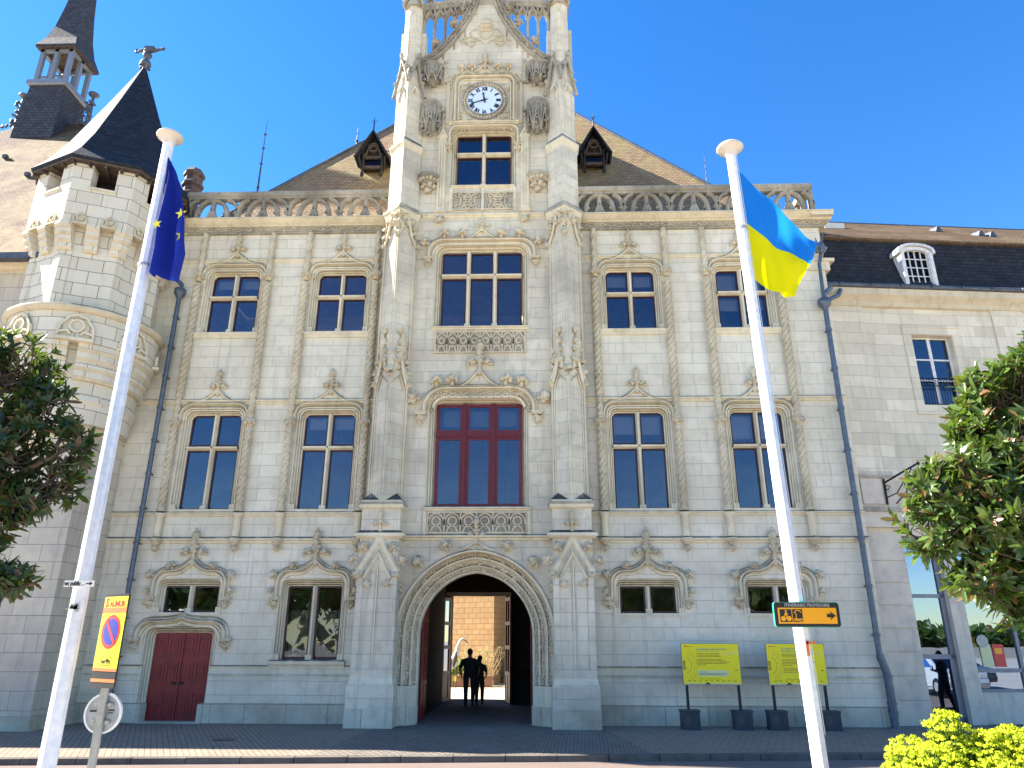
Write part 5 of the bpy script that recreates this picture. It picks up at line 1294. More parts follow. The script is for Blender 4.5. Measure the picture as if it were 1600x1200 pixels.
# shopfront
f=MB(); g=MB()
y=.20
f.box(1.12,1.20,y-.05,y+.05,0,4.9); f.box(2.06,2.20,y-.05,y+.05,0,4.9); f.box(1.12,2.20,y-.05,y+.05,0,.16); f.box(1.12,2.20,y-.05,y+.05,1.62,1.74); f.box(1.12,2.20,y-.05,y+.05,3.22,3.32); f.box(1.12,2.2,y-.05,y+.05,4.8,4.9)
f.box(2.0,2.06,y-.07,y-.03,.16,1.62)
f.box(2.2,2.62,-.02,.4,0,4.9,1); f.box(2.62,9.0,.10,.3,0,.78,1); f.box(2.62,9.0,y-.06,y+.06,.78,.86); f.box(2.62,9.0,y-.05,y+.05,1.28,1.38); f.box(2.62,9,y-.05,y+.05,4.8,4.9)
for x in (2.62,4.0,5.5,7.0): f.box(x,x+.09,y-.05,y+.05,.86,4.8)
sf=f.build('shopfront',['grey','rust'],ann)
g.quad((1.20,y,.16),(2.06,y,.16),(2.06,y,1.62),(1.20,y,1.62)); g.quad((1.20,y,1.74),(2.06,y,1.74),(2.06,y,4.8),(1.20,y,4.8)); g.quad((2.71,y,.86),(9,y,.86),(9,y,4.8),(2.71,y,4.8))
g.build('pane','shopglass',sf)
m=MB(); m.box(2.95,3.25,y-.02,y-.012,1.42,2.0,1); m.box(3.3,3.62,y-.02,y-.012,1.42,2.0,0); m.lathe([(.16,0),(.17,.01)],16,(0,0,0),2) if 0 else None
m.add([(3.05+.17*math.cos(2*PI*k/20),y-.03,2.08+.17*math.sin(2*PI*k/20)) for k in range(20)],[tuple(range(20))],2)
m.box(3.36,3.56,y-.025,y-.02,1.75,1.9,3)
m.build('poster',['red','boardpale','greypost','amber'],sf)
m=MB(); m.box(1.0,9.2,.6,7.9,-.01,.02); m.box(1.0,9.2,7.5,7.6,0,4.9); m.build('shop_interior','interior',ann)
# lamp bracket on impost
br=thing('wall_bracket','black scrolled iron sign bracket on the block above the annex pier','bracket',(10.9,.42,0),R(5.4))
m=MB(); m.tube([(.80,-.18,5.75),(.80,-.18,6.5)],.035,6); m.tube([(.80,-.18,6.38),(1.15,-.6,6.62),(1.42,-.95,6.80)],.028,6); m.tube([(.80,-.18,5.95),(1.0,-.4,6.05),(1.3,-.8,6.68)],.018,5)
m.tube([(.84+.09*math.cos(t*.7)*(1-t*.07),-.24,6.22+.09*math.sin(t*.7)*(1-t*.07)) for t in range(10)],.014,4); m.tube([(1.42,-.95,6.80),(1.46,-1.0,6.62)],.02,5)
m.tube([(1.05,-.2,5.78),(1.25,-.5,6.1),(1.2,-.5,6.35)],.02,5); m.tube([(1.5,-.2,5.8),(1.55,-.5,6.2),(1.7,-.5,6.45)],.018,5); m.blob((1.42,-.95,6.80),.05,1,.1,2,1)
m.build('bracket_arm','iron',br)
# ================================================================ GROUND
def groundmat(name,kind):
    m,nt,b=newmat(name); geo=nd(nt,'ShaderNodeNewGeometry'); pos=geo.outputs['Position']
    n1=tex_noise(nt,.5,5,pos); n2=tex_noise(nt,4,5,pos); n3=tex_noise(nt,55,3,pos,.7)
    b.inputs['Roughness'].default_value=.9; b.inputs['Specular IOR Level'].default_value=.25
    if kind=='asphalt':
        c=mixrgb(nt,ramp(nt,n1,.35,.65),(.235,.175,.145),(.19,.145,.12)); c=mixrgb(nt,ramp(nt,n3,.35,.7),c,(.15,.115,.10)); c=mixrgb(nt,ramp(nt,n2,.55,.8,(0,0,0),(.5,)*3),c,(.17,.135,.115))
        nt.links.new(c,b.inputs['Base Color']); nt.links.new(bump(nt,n3,.5,.01),b.inputs['Normal'])
    elif kind in('pavers','cobbles'):
        br=nd(nt,'ShaderNodeTexBrick'); cob=kind=='cobbles'
        nt.links.new(mapping(nt,pos,(1,1,1),(0,0,R(63 if not cob else 4))),br.inputs['Vector'])
        br.inputs['Scale'].default_value=1; br.inputs['Brick Width'].default_value=.22 if not cob else .16; br.inputs['Row Height'].default_value=.115 if not cob else .11
        br.inputs['Mortar Size'].default_value=.010 if not cob else .022; br.inputs['Mortar Smooth'].default_value=.4
        c1,c2,mo=((.30,.23,.17),(.25,.195,.145),(.14,.11,.085)) if not cob else ((.30,.26,.21),(.22,.19,.155),(.09,.075,.06))
        br.inputs['Color1'].default_value=(*c1,1); br.inputs['Color2'].default_value=(*c2,1); br.inputs['Mortar'].default_value=(*mo,1)
        c=mixrgb(nt,ramp(nt,n2,.5,.8,(0,0,0),(.5,)*3),br.outputs['Color'],tuple(x*.5 for x in c2)); c=mixrgb(nt,ramp(nt,n1,.5,.75,(0,0,0),(.4,)*3),c,tuple(x*1.15 for x in c1))
        nt.links.new(c,b.inputs['Base Color'])
        iv=nd(nt,'ShaderNodeMath',operation='SUBTRACT'); iv.inputs[0].default_value=1; nt.links.new(br.outputs['Fac'],iv.inputs[1])
        nn=bump(nt,iv.outputs[0],.9,.02 if cob else .008); nt.links.new(bump(nt,n3,.4,.006,nn),b.inputs['Normal'])
    elif kind=='gravel':
        c=mixrgb(nt,ramp(nt,n2,.35,.65),(.60,.52,.38),(.48,.40,.28)); c=mixrgb(nt,ramp(nt,n3,.45,.7),c,(.36,.29,.2)); nt.links.new(c,b.inputs['Base Color']); nt.links.new(bump(nt,n3,.5,.02),b.inputs['Normal'])
    elif kind=='plaza':
        c=mixrgb(nt,ramp(nt,n1,.35,.65),(.52,.455,.37),(.44,.39,.32)); nt.links.new(c,b.inputs['Base Color'])
    return m
asph=groundmat('pinkish_road_surface','asphalt'); pav=groundmat('brick_pavers','pavers'); cob=groundmat('dark_cobbles','cobbles'); grav=groundmat('courtyard_gravel','gravel'); plz=groundmat('pale_plaza','plaza')
def ky(x): return -5.05+.085*x
m=MB(); m.quad((-400,-400,-.13),(400,-400,-.13),(400,400,-.13),(-400,400,-.13)); struct(m.build('ground',plz),'pale open ground stretching around the square','ground')
m=MB(); 
xs=[-60+3*k for k in range(41)]
m.add([(x,ky(x)-.12,-.11) for x in xs]+[(x,-10.6,-.11) for x in xs],[(i,len(xs)+i,len(xs)+i+1,i+1) for i in range(len(xs)-1)]); struct(m.build('road',asph),'pinkish worn road in front of the town hall','road')
m=MB(); m.add([(x,ky(x),.0) for x in xs]+[(x,.6,.0) for x in xs],[(i,i+1,len(xs)+i+1,len(xs)+i) for i in range(len(xs)-1)]); struct(m.build('pavement',pav),'brick paved pavement along the foot of the building','pavement')
m=MB(); y=.004; m.poly([(-2.35,-.1,y),(-2.75,ky(-2.75),y),(3.9,ky(3.9),y),(3.2,-.1,y)]); m.quad((-1.62,-.1,y),(1.62,-.1,y),(1.62,7.3,y),(-1.62,7.3,y)); struct(m.build('cobbled_path',cob),'dark cobbled apron running into the gateway','path')
m=MB(); x=-60
kr=random.Random(3)
while x<60:
    L=1.0; m.loft([[(x+.008,ky(x)-.13,-.13),(x+L-.008,ky(x+L)-.13,-.13),(x+L-.008,ky(x+L),-.13),(x+.008,ky(x),-.13)],[(x+.008,ky(x)-.12,-.01+kr.uniform(0,.012)),(x+L-.008,ky(x+L)-.12,-.01+kr.uniform(0,.012)),(x+L-.008,ky(x+L),.012),(x+.008,ky(x),.012)]],0); x+=L
struct(m.build('kerb','kerb'),'pale stone kerb between pavement and road','kerb')
m=MB(); m.box(-60,60,-60,-10.6,-.125,0.0); struct(m.build('near_pavement',plz),'pavement on the near side of the road','pavement')
m=MB(); m.quad((-30,7.62,.008),(30,7.62,.008),(30,30,.008),(-30,30,.008)); struct(m.build('courtyard_ground',grav),'sunlit gravel courtyard behind the gateway','ground')
# drain cover
m=MB(); m.lathe([(.24,0),(.24,.008)],20,(-5.3,-3.1,.0)); tag(m.build('drain_cover','iron'),'round dark iron cover set in the brick pavement left of the gateway','drain cover')

# ================================================================ COURTYARD
cw=thing('courtyard_building','sunlit honey coloured stone wall seen through the gateway','building')
m=MB(); a=R(-36); ca,sa=math.cos(a),math.sin(a); c=(-.34,15.6)
def cwp(t,z,d=0): return (c[0]-t*math.cos(R(36)),c[1]+t*math.sin(R(36)),z)
m.quad(cwp(8,0),cwp(0,0),cwp(0,7.5),cwp(8,7.5)); m.quad((c[0],c[1],0),(c[0]+.9,c[1]+6,0),(c[0]+.9,c[1]+6,7.5),(c[0],c[1],7.5)); m.build('wall','court',cw)
m=MB(); m.loft([[cwp(t,z)[:2]+(z,) for t,z in ((0,7.5),(8,7.5))]+[(c[0]+.9,c[1]+6,7.5),(c[0]-5,c[1]+10,7.5)],[cwp(0,7.8),cwp(8,7.8),(c[0]+.9,c[1]+6,10),(c[0]-5,c[1]+10,10)]],0); m.build('roof','tile',cw)
c2=thing('courtyard_range','shaded grey range with a small barred window at the back of the courtyard','building')
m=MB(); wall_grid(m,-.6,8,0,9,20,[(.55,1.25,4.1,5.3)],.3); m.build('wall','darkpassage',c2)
m=MB(); m.quad((.55,20.2,4.1),(1.25,20.2,4.1),(1.25,20.2,5.3),(.55,20.2,5.3)); w=m.build('window','black',c2)
m=MB(); 
for k in range(4): m.box(.55+.23*k-.015,.57+.23*k,20.05,20.08,4.1,5.3)
for k in range(5): m.box(.55,1.25,20.05,20.08,4.1+.3*k-.015,4.12+.3*k)
m.build('window_bars','rust',w)
m=MB(); m.box(.35,1.4,19.9,20.0,3.85,4.08); m.box(.3,.55,19.9,20,4.08,5.3); m.build('window_sill','rust',c2)
bn=thing('waste_bin','dark bin standing against the back of the courtyard','bin',(.55,17.5,0)); m=MB(); m.box(-.25,.3,-.25,.25,.05,.95); m.box(-.28,.33,-.28,.28,.95,1.02); m.build('bin_body','iron',bn); m=MB(); m.lathe([(.08,0),(.08,.1)],10,(-.2,-.25,.0)); m.lathe([(.08,0),(.08,.1)],10,(.22,-.25,.0)); m.build('wheel','black',bn)
m=MB(); m.box(-3.2,-.32,14.4,14.7,0,.50); m.box(-3.2,-.32,14.7,15.4,.30,.40); pl=m.build('raised_planter','brownpl'); tag(pl,'low rust brown planter wall in the courtyard behind the two walkers','planter')
for x in (-2.0,-.75):
    m=MB(); m.box(x-.10,x+.10,14.375,14.40,.26,.46); nm=tag(m.build('planter_tag','yellow'),'small yellow tag on the planter, '+('left of the walkers' if x<-1 else 'right of the walkers'),'tag','yellow tags on the planter')

# ================================================================ leaves
def leaf_geo(vs,fs,p,d,n,L,W,curl=.15):
    """one folded leaf: base p, direction d, normal n"""
    s=d.cross(n).normalized(); o=len(vs); up=n
    P=lambda t,w,u: p+d*L*t+s*W*w+up*(W*u-L*curl*t*t)
    vs.extend([p,P(.25,.34,.12),P(.58,.50,.16),P(.86,.30,.10),P(1,0,0),P(.86,-.30,.10),P(.58,-.50,.16),P(.25,-.34,.12),P(.58,0,0)])
    fs.extend([(o,o+1,o+2,o+8),(o+8,o+2,o+3,o+4),(o,o+8,o+6,o+7),(o+8,o+4,o+5,o+6)])
def rand_dir(r):
    while 1:
        v=Vector((r.uniform(-1,1),r.uniform(-1,1),r.uniform(-1,1)))
        if .05<v.length<1: return v.normalized()
def magnolia(name,label,base,lobes,mat,seed,nros,LL,extra_label=None):
    t=thing(name,label,'tree',base,0,None); B=Vector(base); r=random.Random(seed)
    vs=[];fs=[]; tw=MB(); tot=sum(l[3]**2 for l in lobes)
    main=Vector((0,0,2.0)); tk=MB(); 
    cen=sum((Vector(l[:3]) for l in lobes),Vector())/len(lobes)-B
    top=Vector((cen.x*.6,cen.y*.6,cen.z+.6)); tk.tube([(0,0,-.1),(.02,.0,.8),(main.x,main.y,2.0),tuple((main+top)/2),tuple(top)],[.14,.12,.10,.07,.03],10)
    for l in lobes:
        c=Vector(l[:3])-B; rad=l[3]; N=int(nros*rad**2/tot)
        st=main.lerp(top,r.uniform(.0,.7)); mp=(st+c)/2+Vector((r.uniform(-.1,.1),r.uniform(-.1,.1),r.uniform(-.15,.05)))
        tk.tube([tuple(st),tuple(mp),tuple(c)],[.05,.035,.02],6)
        for i in range(N):
            d=rand_dir(r); rr=rad*(r.uniform(.45,1.08)); P=c+Vector((d.x*rr,d.y*rr,d.z*rr*.9))
            if noise.noise(P*2.4+Vector((seed,0,0)))<-.17: continue
            out=(d*.8+Vector((0,0,.35))+rand_dir(r)*.45).normalized()
            q=P-out*r.uniform(.18,.34)
            tw.tube([tuple(q+(c-q)*.25),tuple(q),tuple(P)],[.010,.008,.006],4,cap=False)
            k=r.randint(7,11); a0=r.uniform(0,6)
            u=out.orthogonal().normalized(); v=out.cross(u)
            for j in range(k):
                a=a0+j*2.4; spread=r.uniform(.55,1.25); dd=(out*math.cos(spread)+(u*math.cos(a)+v*math.sin(a))*math.sin(spread)).normalized()
                nn=(out-dd*out.dot(dd)); nn=nn.normalized() if nn.length>.05 else Vector((0,0,1))
                leaf_geo(vs,fs,P-out*.05*r.random()*1.5,dd,nn,LL*r.uniform(.5,1.3),LL*.36*r.uniform(.6,1.2),r.uniform(.0,.3))
    m=MB(); m.add(vs,fs); m.build('crown',mat,t); tw.build('twigs','bark',t); tk.build('trunk','bark',t)
    return t
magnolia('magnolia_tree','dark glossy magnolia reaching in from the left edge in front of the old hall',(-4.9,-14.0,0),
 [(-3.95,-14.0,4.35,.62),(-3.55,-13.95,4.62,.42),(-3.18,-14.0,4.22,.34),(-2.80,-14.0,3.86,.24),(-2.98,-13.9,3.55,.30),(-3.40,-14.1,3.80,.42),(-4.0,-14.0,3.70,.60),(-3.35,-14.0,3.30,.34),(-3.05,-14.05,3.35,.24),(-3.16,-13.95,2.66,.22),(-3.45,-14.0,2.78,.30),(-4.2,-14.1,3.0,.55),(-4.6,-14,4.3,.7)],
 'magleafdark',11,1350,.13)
magnolia('magnolia_tree','sunlit glossy green magnolia reaching in from the right edge in front of the shopfront',(7.2,-14.0,0),
 [(6.25,-14.0,4.35,.50),(5.88,-13.95,4.25,.34),(6.6,-14.0,4.7,.40),(5.70,-14.0,3.88,.30),(6.2,-14.0,3.7,.60),(5.45,-14.0,3.42,.40),(5.22,-13.9,3.16,.36),(5.12,-14.1,3.45,.22),(5.75,-14.05,3.1,.50),(5.45,-14.0,2.72,.28),(5.85,-14.0,2.52,.38),(6.3,-14.0,2.9,.60),(6.9,-14.1,3.7,.8),(7.0,-14,2.9,.7)],
 'magleaf',23,3900,.13)

# ---- spurge bushes
def spurge(label,base,spots,seed):
    t=thing('spurge_bush',label,'bush',base,0,'lime yellow bushes at the lower right'); r=random.Random(seed); vs=[];fs=[]; lv=[];lf=[]; st=MB(); B=Vector(base)
    for (x,y,z,rad) in spots:
        n=int(170*rad*rad/.09)
        for i in range(n):
            d=rand_dir(r); d.z=abs(d.z)*.9+.05; P=Vector((x,y,z-rad))-B+Vector((d.x*rad,d.y*rad,d.z*rad*1.0))*r.uniform(.75,1.02)
            R0=r.uniform(.028,.05)
            for j in range(r.randint(15,22)):
                e=rand_dir(r); e.z=abs(e.z)*.7+.0; q=P+e*R0*r.uniform(.6,1.1); u=e.orthogonal().normalized(); v=e.cross(u); s=r.uniform(.008,.0135); a=r.uniform(0,6)
                o=len(vs); vs.extend([q+(u*math.cos(a+k*1.57)+v*math.sin(a+k*1.57))*s for k in range(4)]); fs.append((o,o+1,o+2,o+3))
            st.tube([(P.x*.55,P.y*.55,P.z-.55),(P.x*.85,P.y*.85,P.z-.2),tuple(P)],[.008,.006,.004],4,cap=False)
            for j in range(7):
                q=P-Vector((P.x*.1,P.y*.1,r.uniform(.04,.32))); dd=rand_dir(r); dd.z=abs(dd.z)*.4; leaf_geo(lv,lf,q,dd.normalized(),Vector((0,0,1)),.06,.013,.1)
    m=MB(); m.add(vs,fs); m.build('flower_head','euph',t); m=MB(); m.add(lv,lf); m.build('foliage','euphleaf',t); st.build('stem','euphleaf',t)
spurge('low lime yellow spurge mound, leftmost of the three in the lower right corner',(5.35,-12.5,0),[(5.2,-12.6,1.16,.24),(5.45,-12.7,1.22,.24),(5.32,-12.4,1.24,.22),(5.6,-12.6,1.10,.26),(5.15,-12.9,1.05,.25),(5.5,-13,1.05,.28)],5)
spurge('tall lime yellow spurge clump rising highest in the lower right corner',(5.85,-12.5,0),[(5.68,-12.5,1.49,.20),(5.62,-12.55,1.33,.24),(5.9,-12.6,1.30,.26),(5.85,-12.9,1.12,.30),(6.05,-12.5,1.32,.22)],6)
spurge('wide lime yellow spurge bush against the right edge of the view',(6.5,-12.5,0),[(6.25,-12.5,1.36,.26),(6.5,-12.5,1.36,.26),(6.35,-12.8,1.25,.3),(6.75,-12.6,1.38,.3),(6.6,-12.9,1.15,.3),(7.0,-12.6,1.3,.3)],7)
m=MB(); m.box(4.6,8.2,-14.6,-11.9,0,.45); m.box(4.5,8.3,-14.7,-11.8,.0,.38); tag(m.build('flower_bed','brownpl'),'raised bed holding the lime yellow spurge and the right magnolia','flower bed')
t=thing('courtyard_shrub','leafy green courtyard plant with dry branching twigs behind the walkers','shrub',(-1.7,15.0,.38)); r=random.Random(4); lv=[];lf=[];tw=MB()
for i in range(260):
    P=Vector((r.uniform(-.75,.0),r.uniform(-.25,.2),r.uniform(.05,.75))); leaf_geo(lv,lf,P,rand_dir(r),rand_dir(r),.16,.09,.2)
for i in range(46):
    x=r.uniform(-.5,1.6); P=Vector((x,r.uniform(-.2,.2),.1)); pts=[P]
    for k in range(5): pts.append(pts[-1]+Vector((r.uniform(-.16,.16),r.uniform(-.05,.05),r.uniform(.12,.30))))
    tw.tube(pts,[.014,.012,.010,.008,.006,.004],4,cap=False)
    for k in range(2,6):
        q=pts[k]; tw.tube([q,q+Vector((r.uniform(-.3,.3),0,r.uniform(.0,.25)))],[.006,.003],4,cap=False)
        if r.random()<.6: leaf_geo(lv,lf,q,rand_dir(r),rand_dir(r),.07,.04,.2)
m=MB(); m.add(lv,lf); m.build('foliage','courtleaf',t); tw.build('twigs','drytwig',t)
# heron-like sculpture
t=thing('bird_sculpture','pale long necked bird sculpture in the courtyard, beside the green plant','sculpture',(-2.02,13.9,0)); m=MB()
m.blob((-.1,0,1.05),(.30,.16,.26),3,.12,1.5,2,0,True); m.tube([(.0,0,1.2),(.12,0,1.45),(.16,0,1.75),(.28,0,2.02),(.36,0,2.06)],[.17,.13,.08,.055,.06],10); m.blob((.40,0,2.04),(.10,.055,.06),2,.05,1,1,0,True); m.tube([(.44,0,2.02),(.66,0,1.86)],[.035,.008],6,1)
m.tube([(-.05,0,.9),(.02,0,.45),(-.02,0,0)],[.04,.022,.022],6,1); m.tube([(.1,.05,.9),(.14,.05,.45),(.10,.05,0)],[.04,.022,.022],6,1)
m.build('bird_body',['platebk','beam'],t)
m=MB(); m.tube([(.1,-.08,1.5),(.06,-.16,1.2),(.0,-.12,.85)],[.05,.10,.03],6); m.build('wing','beam',t)

# ================================================================ FLAGPOLES, FLAGS, SIGNS
def octopole(name,label,x0,x1,ztop,r0,r1,zj):
    t=thing(name,label,'flagpole',(x0,-12,0),0,'white flagpoles'); dx=x1-x0
    f=lambda z:(dx*z/ztop,0,z); rr=lambda z:r0+(r1-r0)*z/ztop
    m=MB(); m.tube([f(0),f(zj)],[rr(0),rr(zj)],8,0,True,False); 
    m.build('lower_shaft','poleworn',t); m=MB(); m.tube([f(zj),f(ztop)],[rr(zj)*.97,rr(ztop)],8,0,True,False); m.build('upper_shaft','polewhite',t)
    m=MB(); m.tube([f(zj-.02),f(zj+.02)],rr(zj)*1.12,10); m.build('halyard_clamp','greypost',t)
    m=MB(); m.lathe([(r1*1.05,-.10),(.10,-.03),(.17,.0),(.185,.025),(.17,.05),(.06,.085),(.01,.09)],24,f(ztop)); m.build('cap','cream',t)
    m=MB(); m.tube([(dx*z_/ztop+rr(z_)*.96+.008,-.02,z_) for z_ in (ztop-.05,6,4,2,1.2)],.004,4); m.build('halyard','signwhite',t)
    m=MB(); m.box(-.2,.2,-.2,.2,0,.03); m.lathe([(.14,.03),(.12,.25)],8,(0,0,0)); m.build('base_plate','grey',t)
    return t
octopole('flagpole','white flagpole on the left carrying the limp blue starred flag',-3.68,-3.66,8.98,.098,.074,6.9)
pr_=octopole('flagpole','white flagpole on the right carrying the blue and yellow flag, with graffiti scratches',4.58,4.37,8.62,.088,.066,7.35)
m=MB(); X=4.548; m.box(X-.01,X+.085,-12.098,-12.092,2.10,2.13); m.box(X-.02,X+.012,-12.098,-12.092,1.98,2.13); tag(m.build('sticker','orangef'),'torn orange tape corner stuck on the right flagpole under the route sign','sticker')
# scribbles scratched on right pole
m=MB(); r=random.Random(9)
for i in range(26):
    z=r.choice([1.9,1.86,1.8,1.62,1.56,1.45,1.2])+r.uniform(-.06,.06); x=4.575+r.uniform(-.01,.055); m.tube([(x,-12.088,z),(x+r.uniform(-.02,.02),-12.088,z+r.uniform(-.04,.04)),(x+r.uniform(-.02,.02),-12.088,z+r.uniform(-.05,.05))],.0025,3)
m.build('scratches','ink',pr_)
def flag(name,label,fn,mat,nu=40,nv=30,thick=.0):
    vs=[];fs=[];uv=[]
    for j in range(nv+1):
        for i in range(nu+1): vs.append(fn(i/nu,j/nv))
    for j in range(nv):
        for i in range(nu): fs.append((j*(nu+1)+i,j*(nu+1)+i+1,(j+1)*(nu+1)+i+1,(j+1)*(nu+1)+i)); uv.append(((i/nu,j/nv),((i+1)/nu,j/nv),((i+1)/nu,(j+1)/nv),(i/nu,(j+1)/nv)))
    m=MB(); m.add(vs,fs,0,True,uv); o=m.build(name,mat); tag(o,label,'flag'); return o
def bl(a,b,c,d,u,v):   # a bottom-hoist b bottom-fly c top-fly d top-hoist
    return [(a[i]*(1-u)+b[i]*u)*(1-v)+(d[i]*(1-u)+c[i]*u)*v for i in range(2)]
def ukf(u,v):
    x,z=bl((4.47,6.62),(5.0,6.33),(5.43,7.22),(4.41,8.34),u,v)
    z+=-.06*math.sin(PI*u)*v-.06*math.sin(PI*u)*(1-v); x+=.03*math.sin(5*v+4*u)*u
    y=-12+.11*u*math.sin(3.2*u+5.0*v+.5)+.07*u*math.sin(9*u-6*v)+.025*math.sin(19*u+9*v)*u+.05*v*u
    return (x,y,z)
flag('ukraine_flag','blue over yellow flag blowing out from the right flagpole',ukf,'ukflag')
def euf(u,v):
    # limp: gathered folds; v top->1
    zt=8.62; zb=6.58+.22*(1-u)
    L=[(0,-3.60,-3.60),(.15,-3.6,-3.42),(.5,-3.64,-3.14),(.8,-3.60,-3.03),(1,-3.58,-3.10)]
    q=1-v
    for k in range(len(L)-1):
        if L[k][0]<=q<=L[k+1][0]:
            f=(q-L[k][0])/(L[k+1][0]-L[k][0]); xa=L[k][1]+(L[k+1][1]-L[k][1])*f; xb=L[k][2]+(L[k+1][2]-L[k][2])*f; break
    x=xa+(xb-xa)*(u+.06*math.sin(9*u+2*q)); amp=.14*min(1,q*1.6)
    return (x+.012*math.sin(7*q),-12-.06+amp*math.sin(11*u+1.2*q)+.03*math.sin(23*u+4*q)*q,zb+(zt-zb)*v-.05*math.sin(6*u)*q)
ef=flag('european_flag','deep blue flag with yellow stars hanging limp from the left flagpole',euf,'euflag',60,30)
for (u,v,s,an) in ((.82,.48,.085,.2),(.66,.36,.10,0),(.36,.375,.075,.3)):
    m=MB(); c=Vector(euf(u,v)); n=Vector((0,-1,0)); P=[]
    for k in range(10):
        rr_=s if k%2==0 else s*.4; a=PI/2+an+k*PI/5; P.append(Vector((c.x+rr_*math.cos(a)*.9,0,c.z+rr_*math.sin(a))))
    ymin=min(euf(u+du,v)[1] for du in (-.06,-.03,0,.03,.06))
    m.prism([(p.x,p.z) for p in P],ymin-.012,ymin-.004); m.build('star','star',ef)
# wc sign
t=thing('toilet_sign','small white sign reading wc public with an arrow, strapped to the left flagpole','sign',(-3.64,-12.115,2.73)); m=MB(); m.box(-.175,.175,-.008,.0,-.035,.035)
pn=m.build('sign_panel','signwhite',t); m=MB(); put_text(m,'wc public . .',.068,-.168,-.010,-.020,0,'LEFT',.0035,.24); m.prism([(.085,-.006),(.125,-.006),(.125,-.022),(.158,.0),(.125,.022),(.125,.006),(.085,.006)],-.0105,-.0085); m.build('lettering','black',pn)
m=MB(); m.tube([(.0+.105*math.cos(a*PI/8),.115+.105*math.sin(a*PI/8),0) for a in range(17)],.006,4); m.build('strap','greypost',t)
m=MB(); 
r=random.Random(2)
for i in range(12): m.box(-3.76+r.uniform(0,.13),-3.72+r.uniform(0,.13),-12.103,-12.097,2.42+r.uniform(0,.06),2.44+r.uniform(0,.07))
tag(m.build('torn_sticker','greypost'),'torn grey sticker remains on the left flagpole under the wc sign','sticker')
# route sign
t=thing('route_sign','amber diversion sign with black border and arrow, fixed to the right flagpole','sign',(4.575,-12.12,2.405),R(3)); 
def rrect(w,h,r,n=4):
    P=[]
    for cx,cz,a0 in ((w-r,h-r,0),(-w+r,h-r,90),(-w+r,-h+r,180),(w-r,-h+r,270)):
        for k in range(n+1): a=R(a0+90*k/n); P.append((cx+r*math.cos(a),cz+r*math.sin(a)))
    return P
m=MB(); m.prism(rrect(.365,.132,.03)[::-1],.0,.03,1); m.prism(rrect(.36,.127,.028)[::-1],-.006,.0,0)
pn=m.build('sign_panel',['black','green'],t)
m=MB(); m.box(-.325,.325,-.009,-.0065,-.095,.072,0)
m.box(-.305,-.175,-.012,-.0095,-.078,.055,1); m.box(-.165,-.055,-.012,-.0095,-.078,.055,1)
put_text(m,'ITINERAIRE PROVISOIRE',.046,-.245,-.0105,.084,2,'LEFT',.0012,.50)
m.prism([(.215,-.028),(.262,-.028),(.245,-.058),(.315,-.010),(.245,.038),(.262,.008),(.215,.008)],-.012,-.0095,1)
pr=[(-.004,-.0125),(-.004,-.014),(.004,-.014),(.004,-.0125)]
for cx in (-.272,-.208): m.prism([(cx+.027*math.cos(2*PI*k/16),-.042+.027*math.sin(2*PI*k/16)) for k in range(16)],-.014,-.0125,0)
m.sweep([(-.272,-.042),(-.252,-.005),(-.228,-.012),(-.208,-.042)],pr,0); m.sweep([(-.252,-.005),(-.240,.022),(-.222,.0)],[(-.007,-.0125),(-.007,-.014),(.007,-.014),(.007,-.0125)],0); m.sweep([(-.243,.005),(-.236,-.018),(-.24,-.042)],pr,0)
m.prism([(-.237+.010*math.cos(2*PI*k/10),.038+.010*math.sin(2*PI*k/10)) for k in range(10)],-.014,-.0125,0)
# river and bank emblem
m.sweep([(-.142,.035),(-.128,.0),(-.13,-.04)],pr,0); m.sweep([(-.15,.02),(-.12,.045),(-.085,.040),(-.07,.02)],pr,0); m.sweep([(-.16,-.05),(-.13,-.044),(-.10,-.052),(-.06,-.046)],[(-.006,-.0125),(-.006,-.014),(.006,-.014),(.006,-.0125)],0); m.sweep([(-.155,-.068),(-.12,-.058),(-.09,-.07),(-.06,-.068)],pr,0)
m.build('sign_face',['amber','black','platebk'],pn)
m=MB(); m.box(-.12,.12,.03,.06,.05,.075); m.box(-.12,.12,.03,.06,-.075,-.05); m.build('mounting_bracket','greypost',t)
# no-parking post
t=thing('parking_sign','grey post with yellow no-parking sign above the back of a round sign','sign post',(-3.30,-11.8,0)); m=MB(); m.box(-.04,.04,-.02,.02,0,2.62); m.build('pole','greypost',t)
def inrot(m,rz,off=(0,0,0)):
    o=MB(); o.merge(m,Matrix.Translation(off)@Matrix.Rotation(rz,4,'Z')); return o
rz=R(-30); m=MB(); m.prism(rrect(.235,.51,.03)[::-1],-.0,.02,0); 
m.box(-.188,.188,-.003,0,.24,.50,1) if 0 else None
m.box(-.23,.23,-.004,-.0,.36,.48,1); m.box(-.235,.235,-.004,0,.295,.36,2); m.box(-.235,.235,-.004,0,-.30,.295,1); m.box(-.235,.235,-.004,0,-.335,-.30,2); m.box(-.20,.235,-.0045,0,-.415,-.345,0); m.box(-.235,.235,-.004,0,-.45,-.415,2)
T=MB(); T.merge(m)
def disc(mb,cx,cz,r,y,mat,n=32): mb.add([(cx+r*math.cos(2*PI*k/n),y,cz+r*math.sin(2*PI*k/n)) for k in range(n)],[tuple(range(n))],mat)
disc(T,0,.09,.188,-.006,3); disc(T,0,.09,.145,-.008,4)
T.prism([(-.125,.205),(-.095,.23),(.125,-.025),(.095,-.05)],-.0105,-.0095,3)
put_text(T,'S',.13,-.205,-.0055,.37,5,'LEFT',.006,.075); put_text(T,'AUMUR',.085,-.115,-.0055,.37,5,'LEFT',.005,.32); put_text(T,'Ville de',.035,-.05,-.0055,.445,5); 
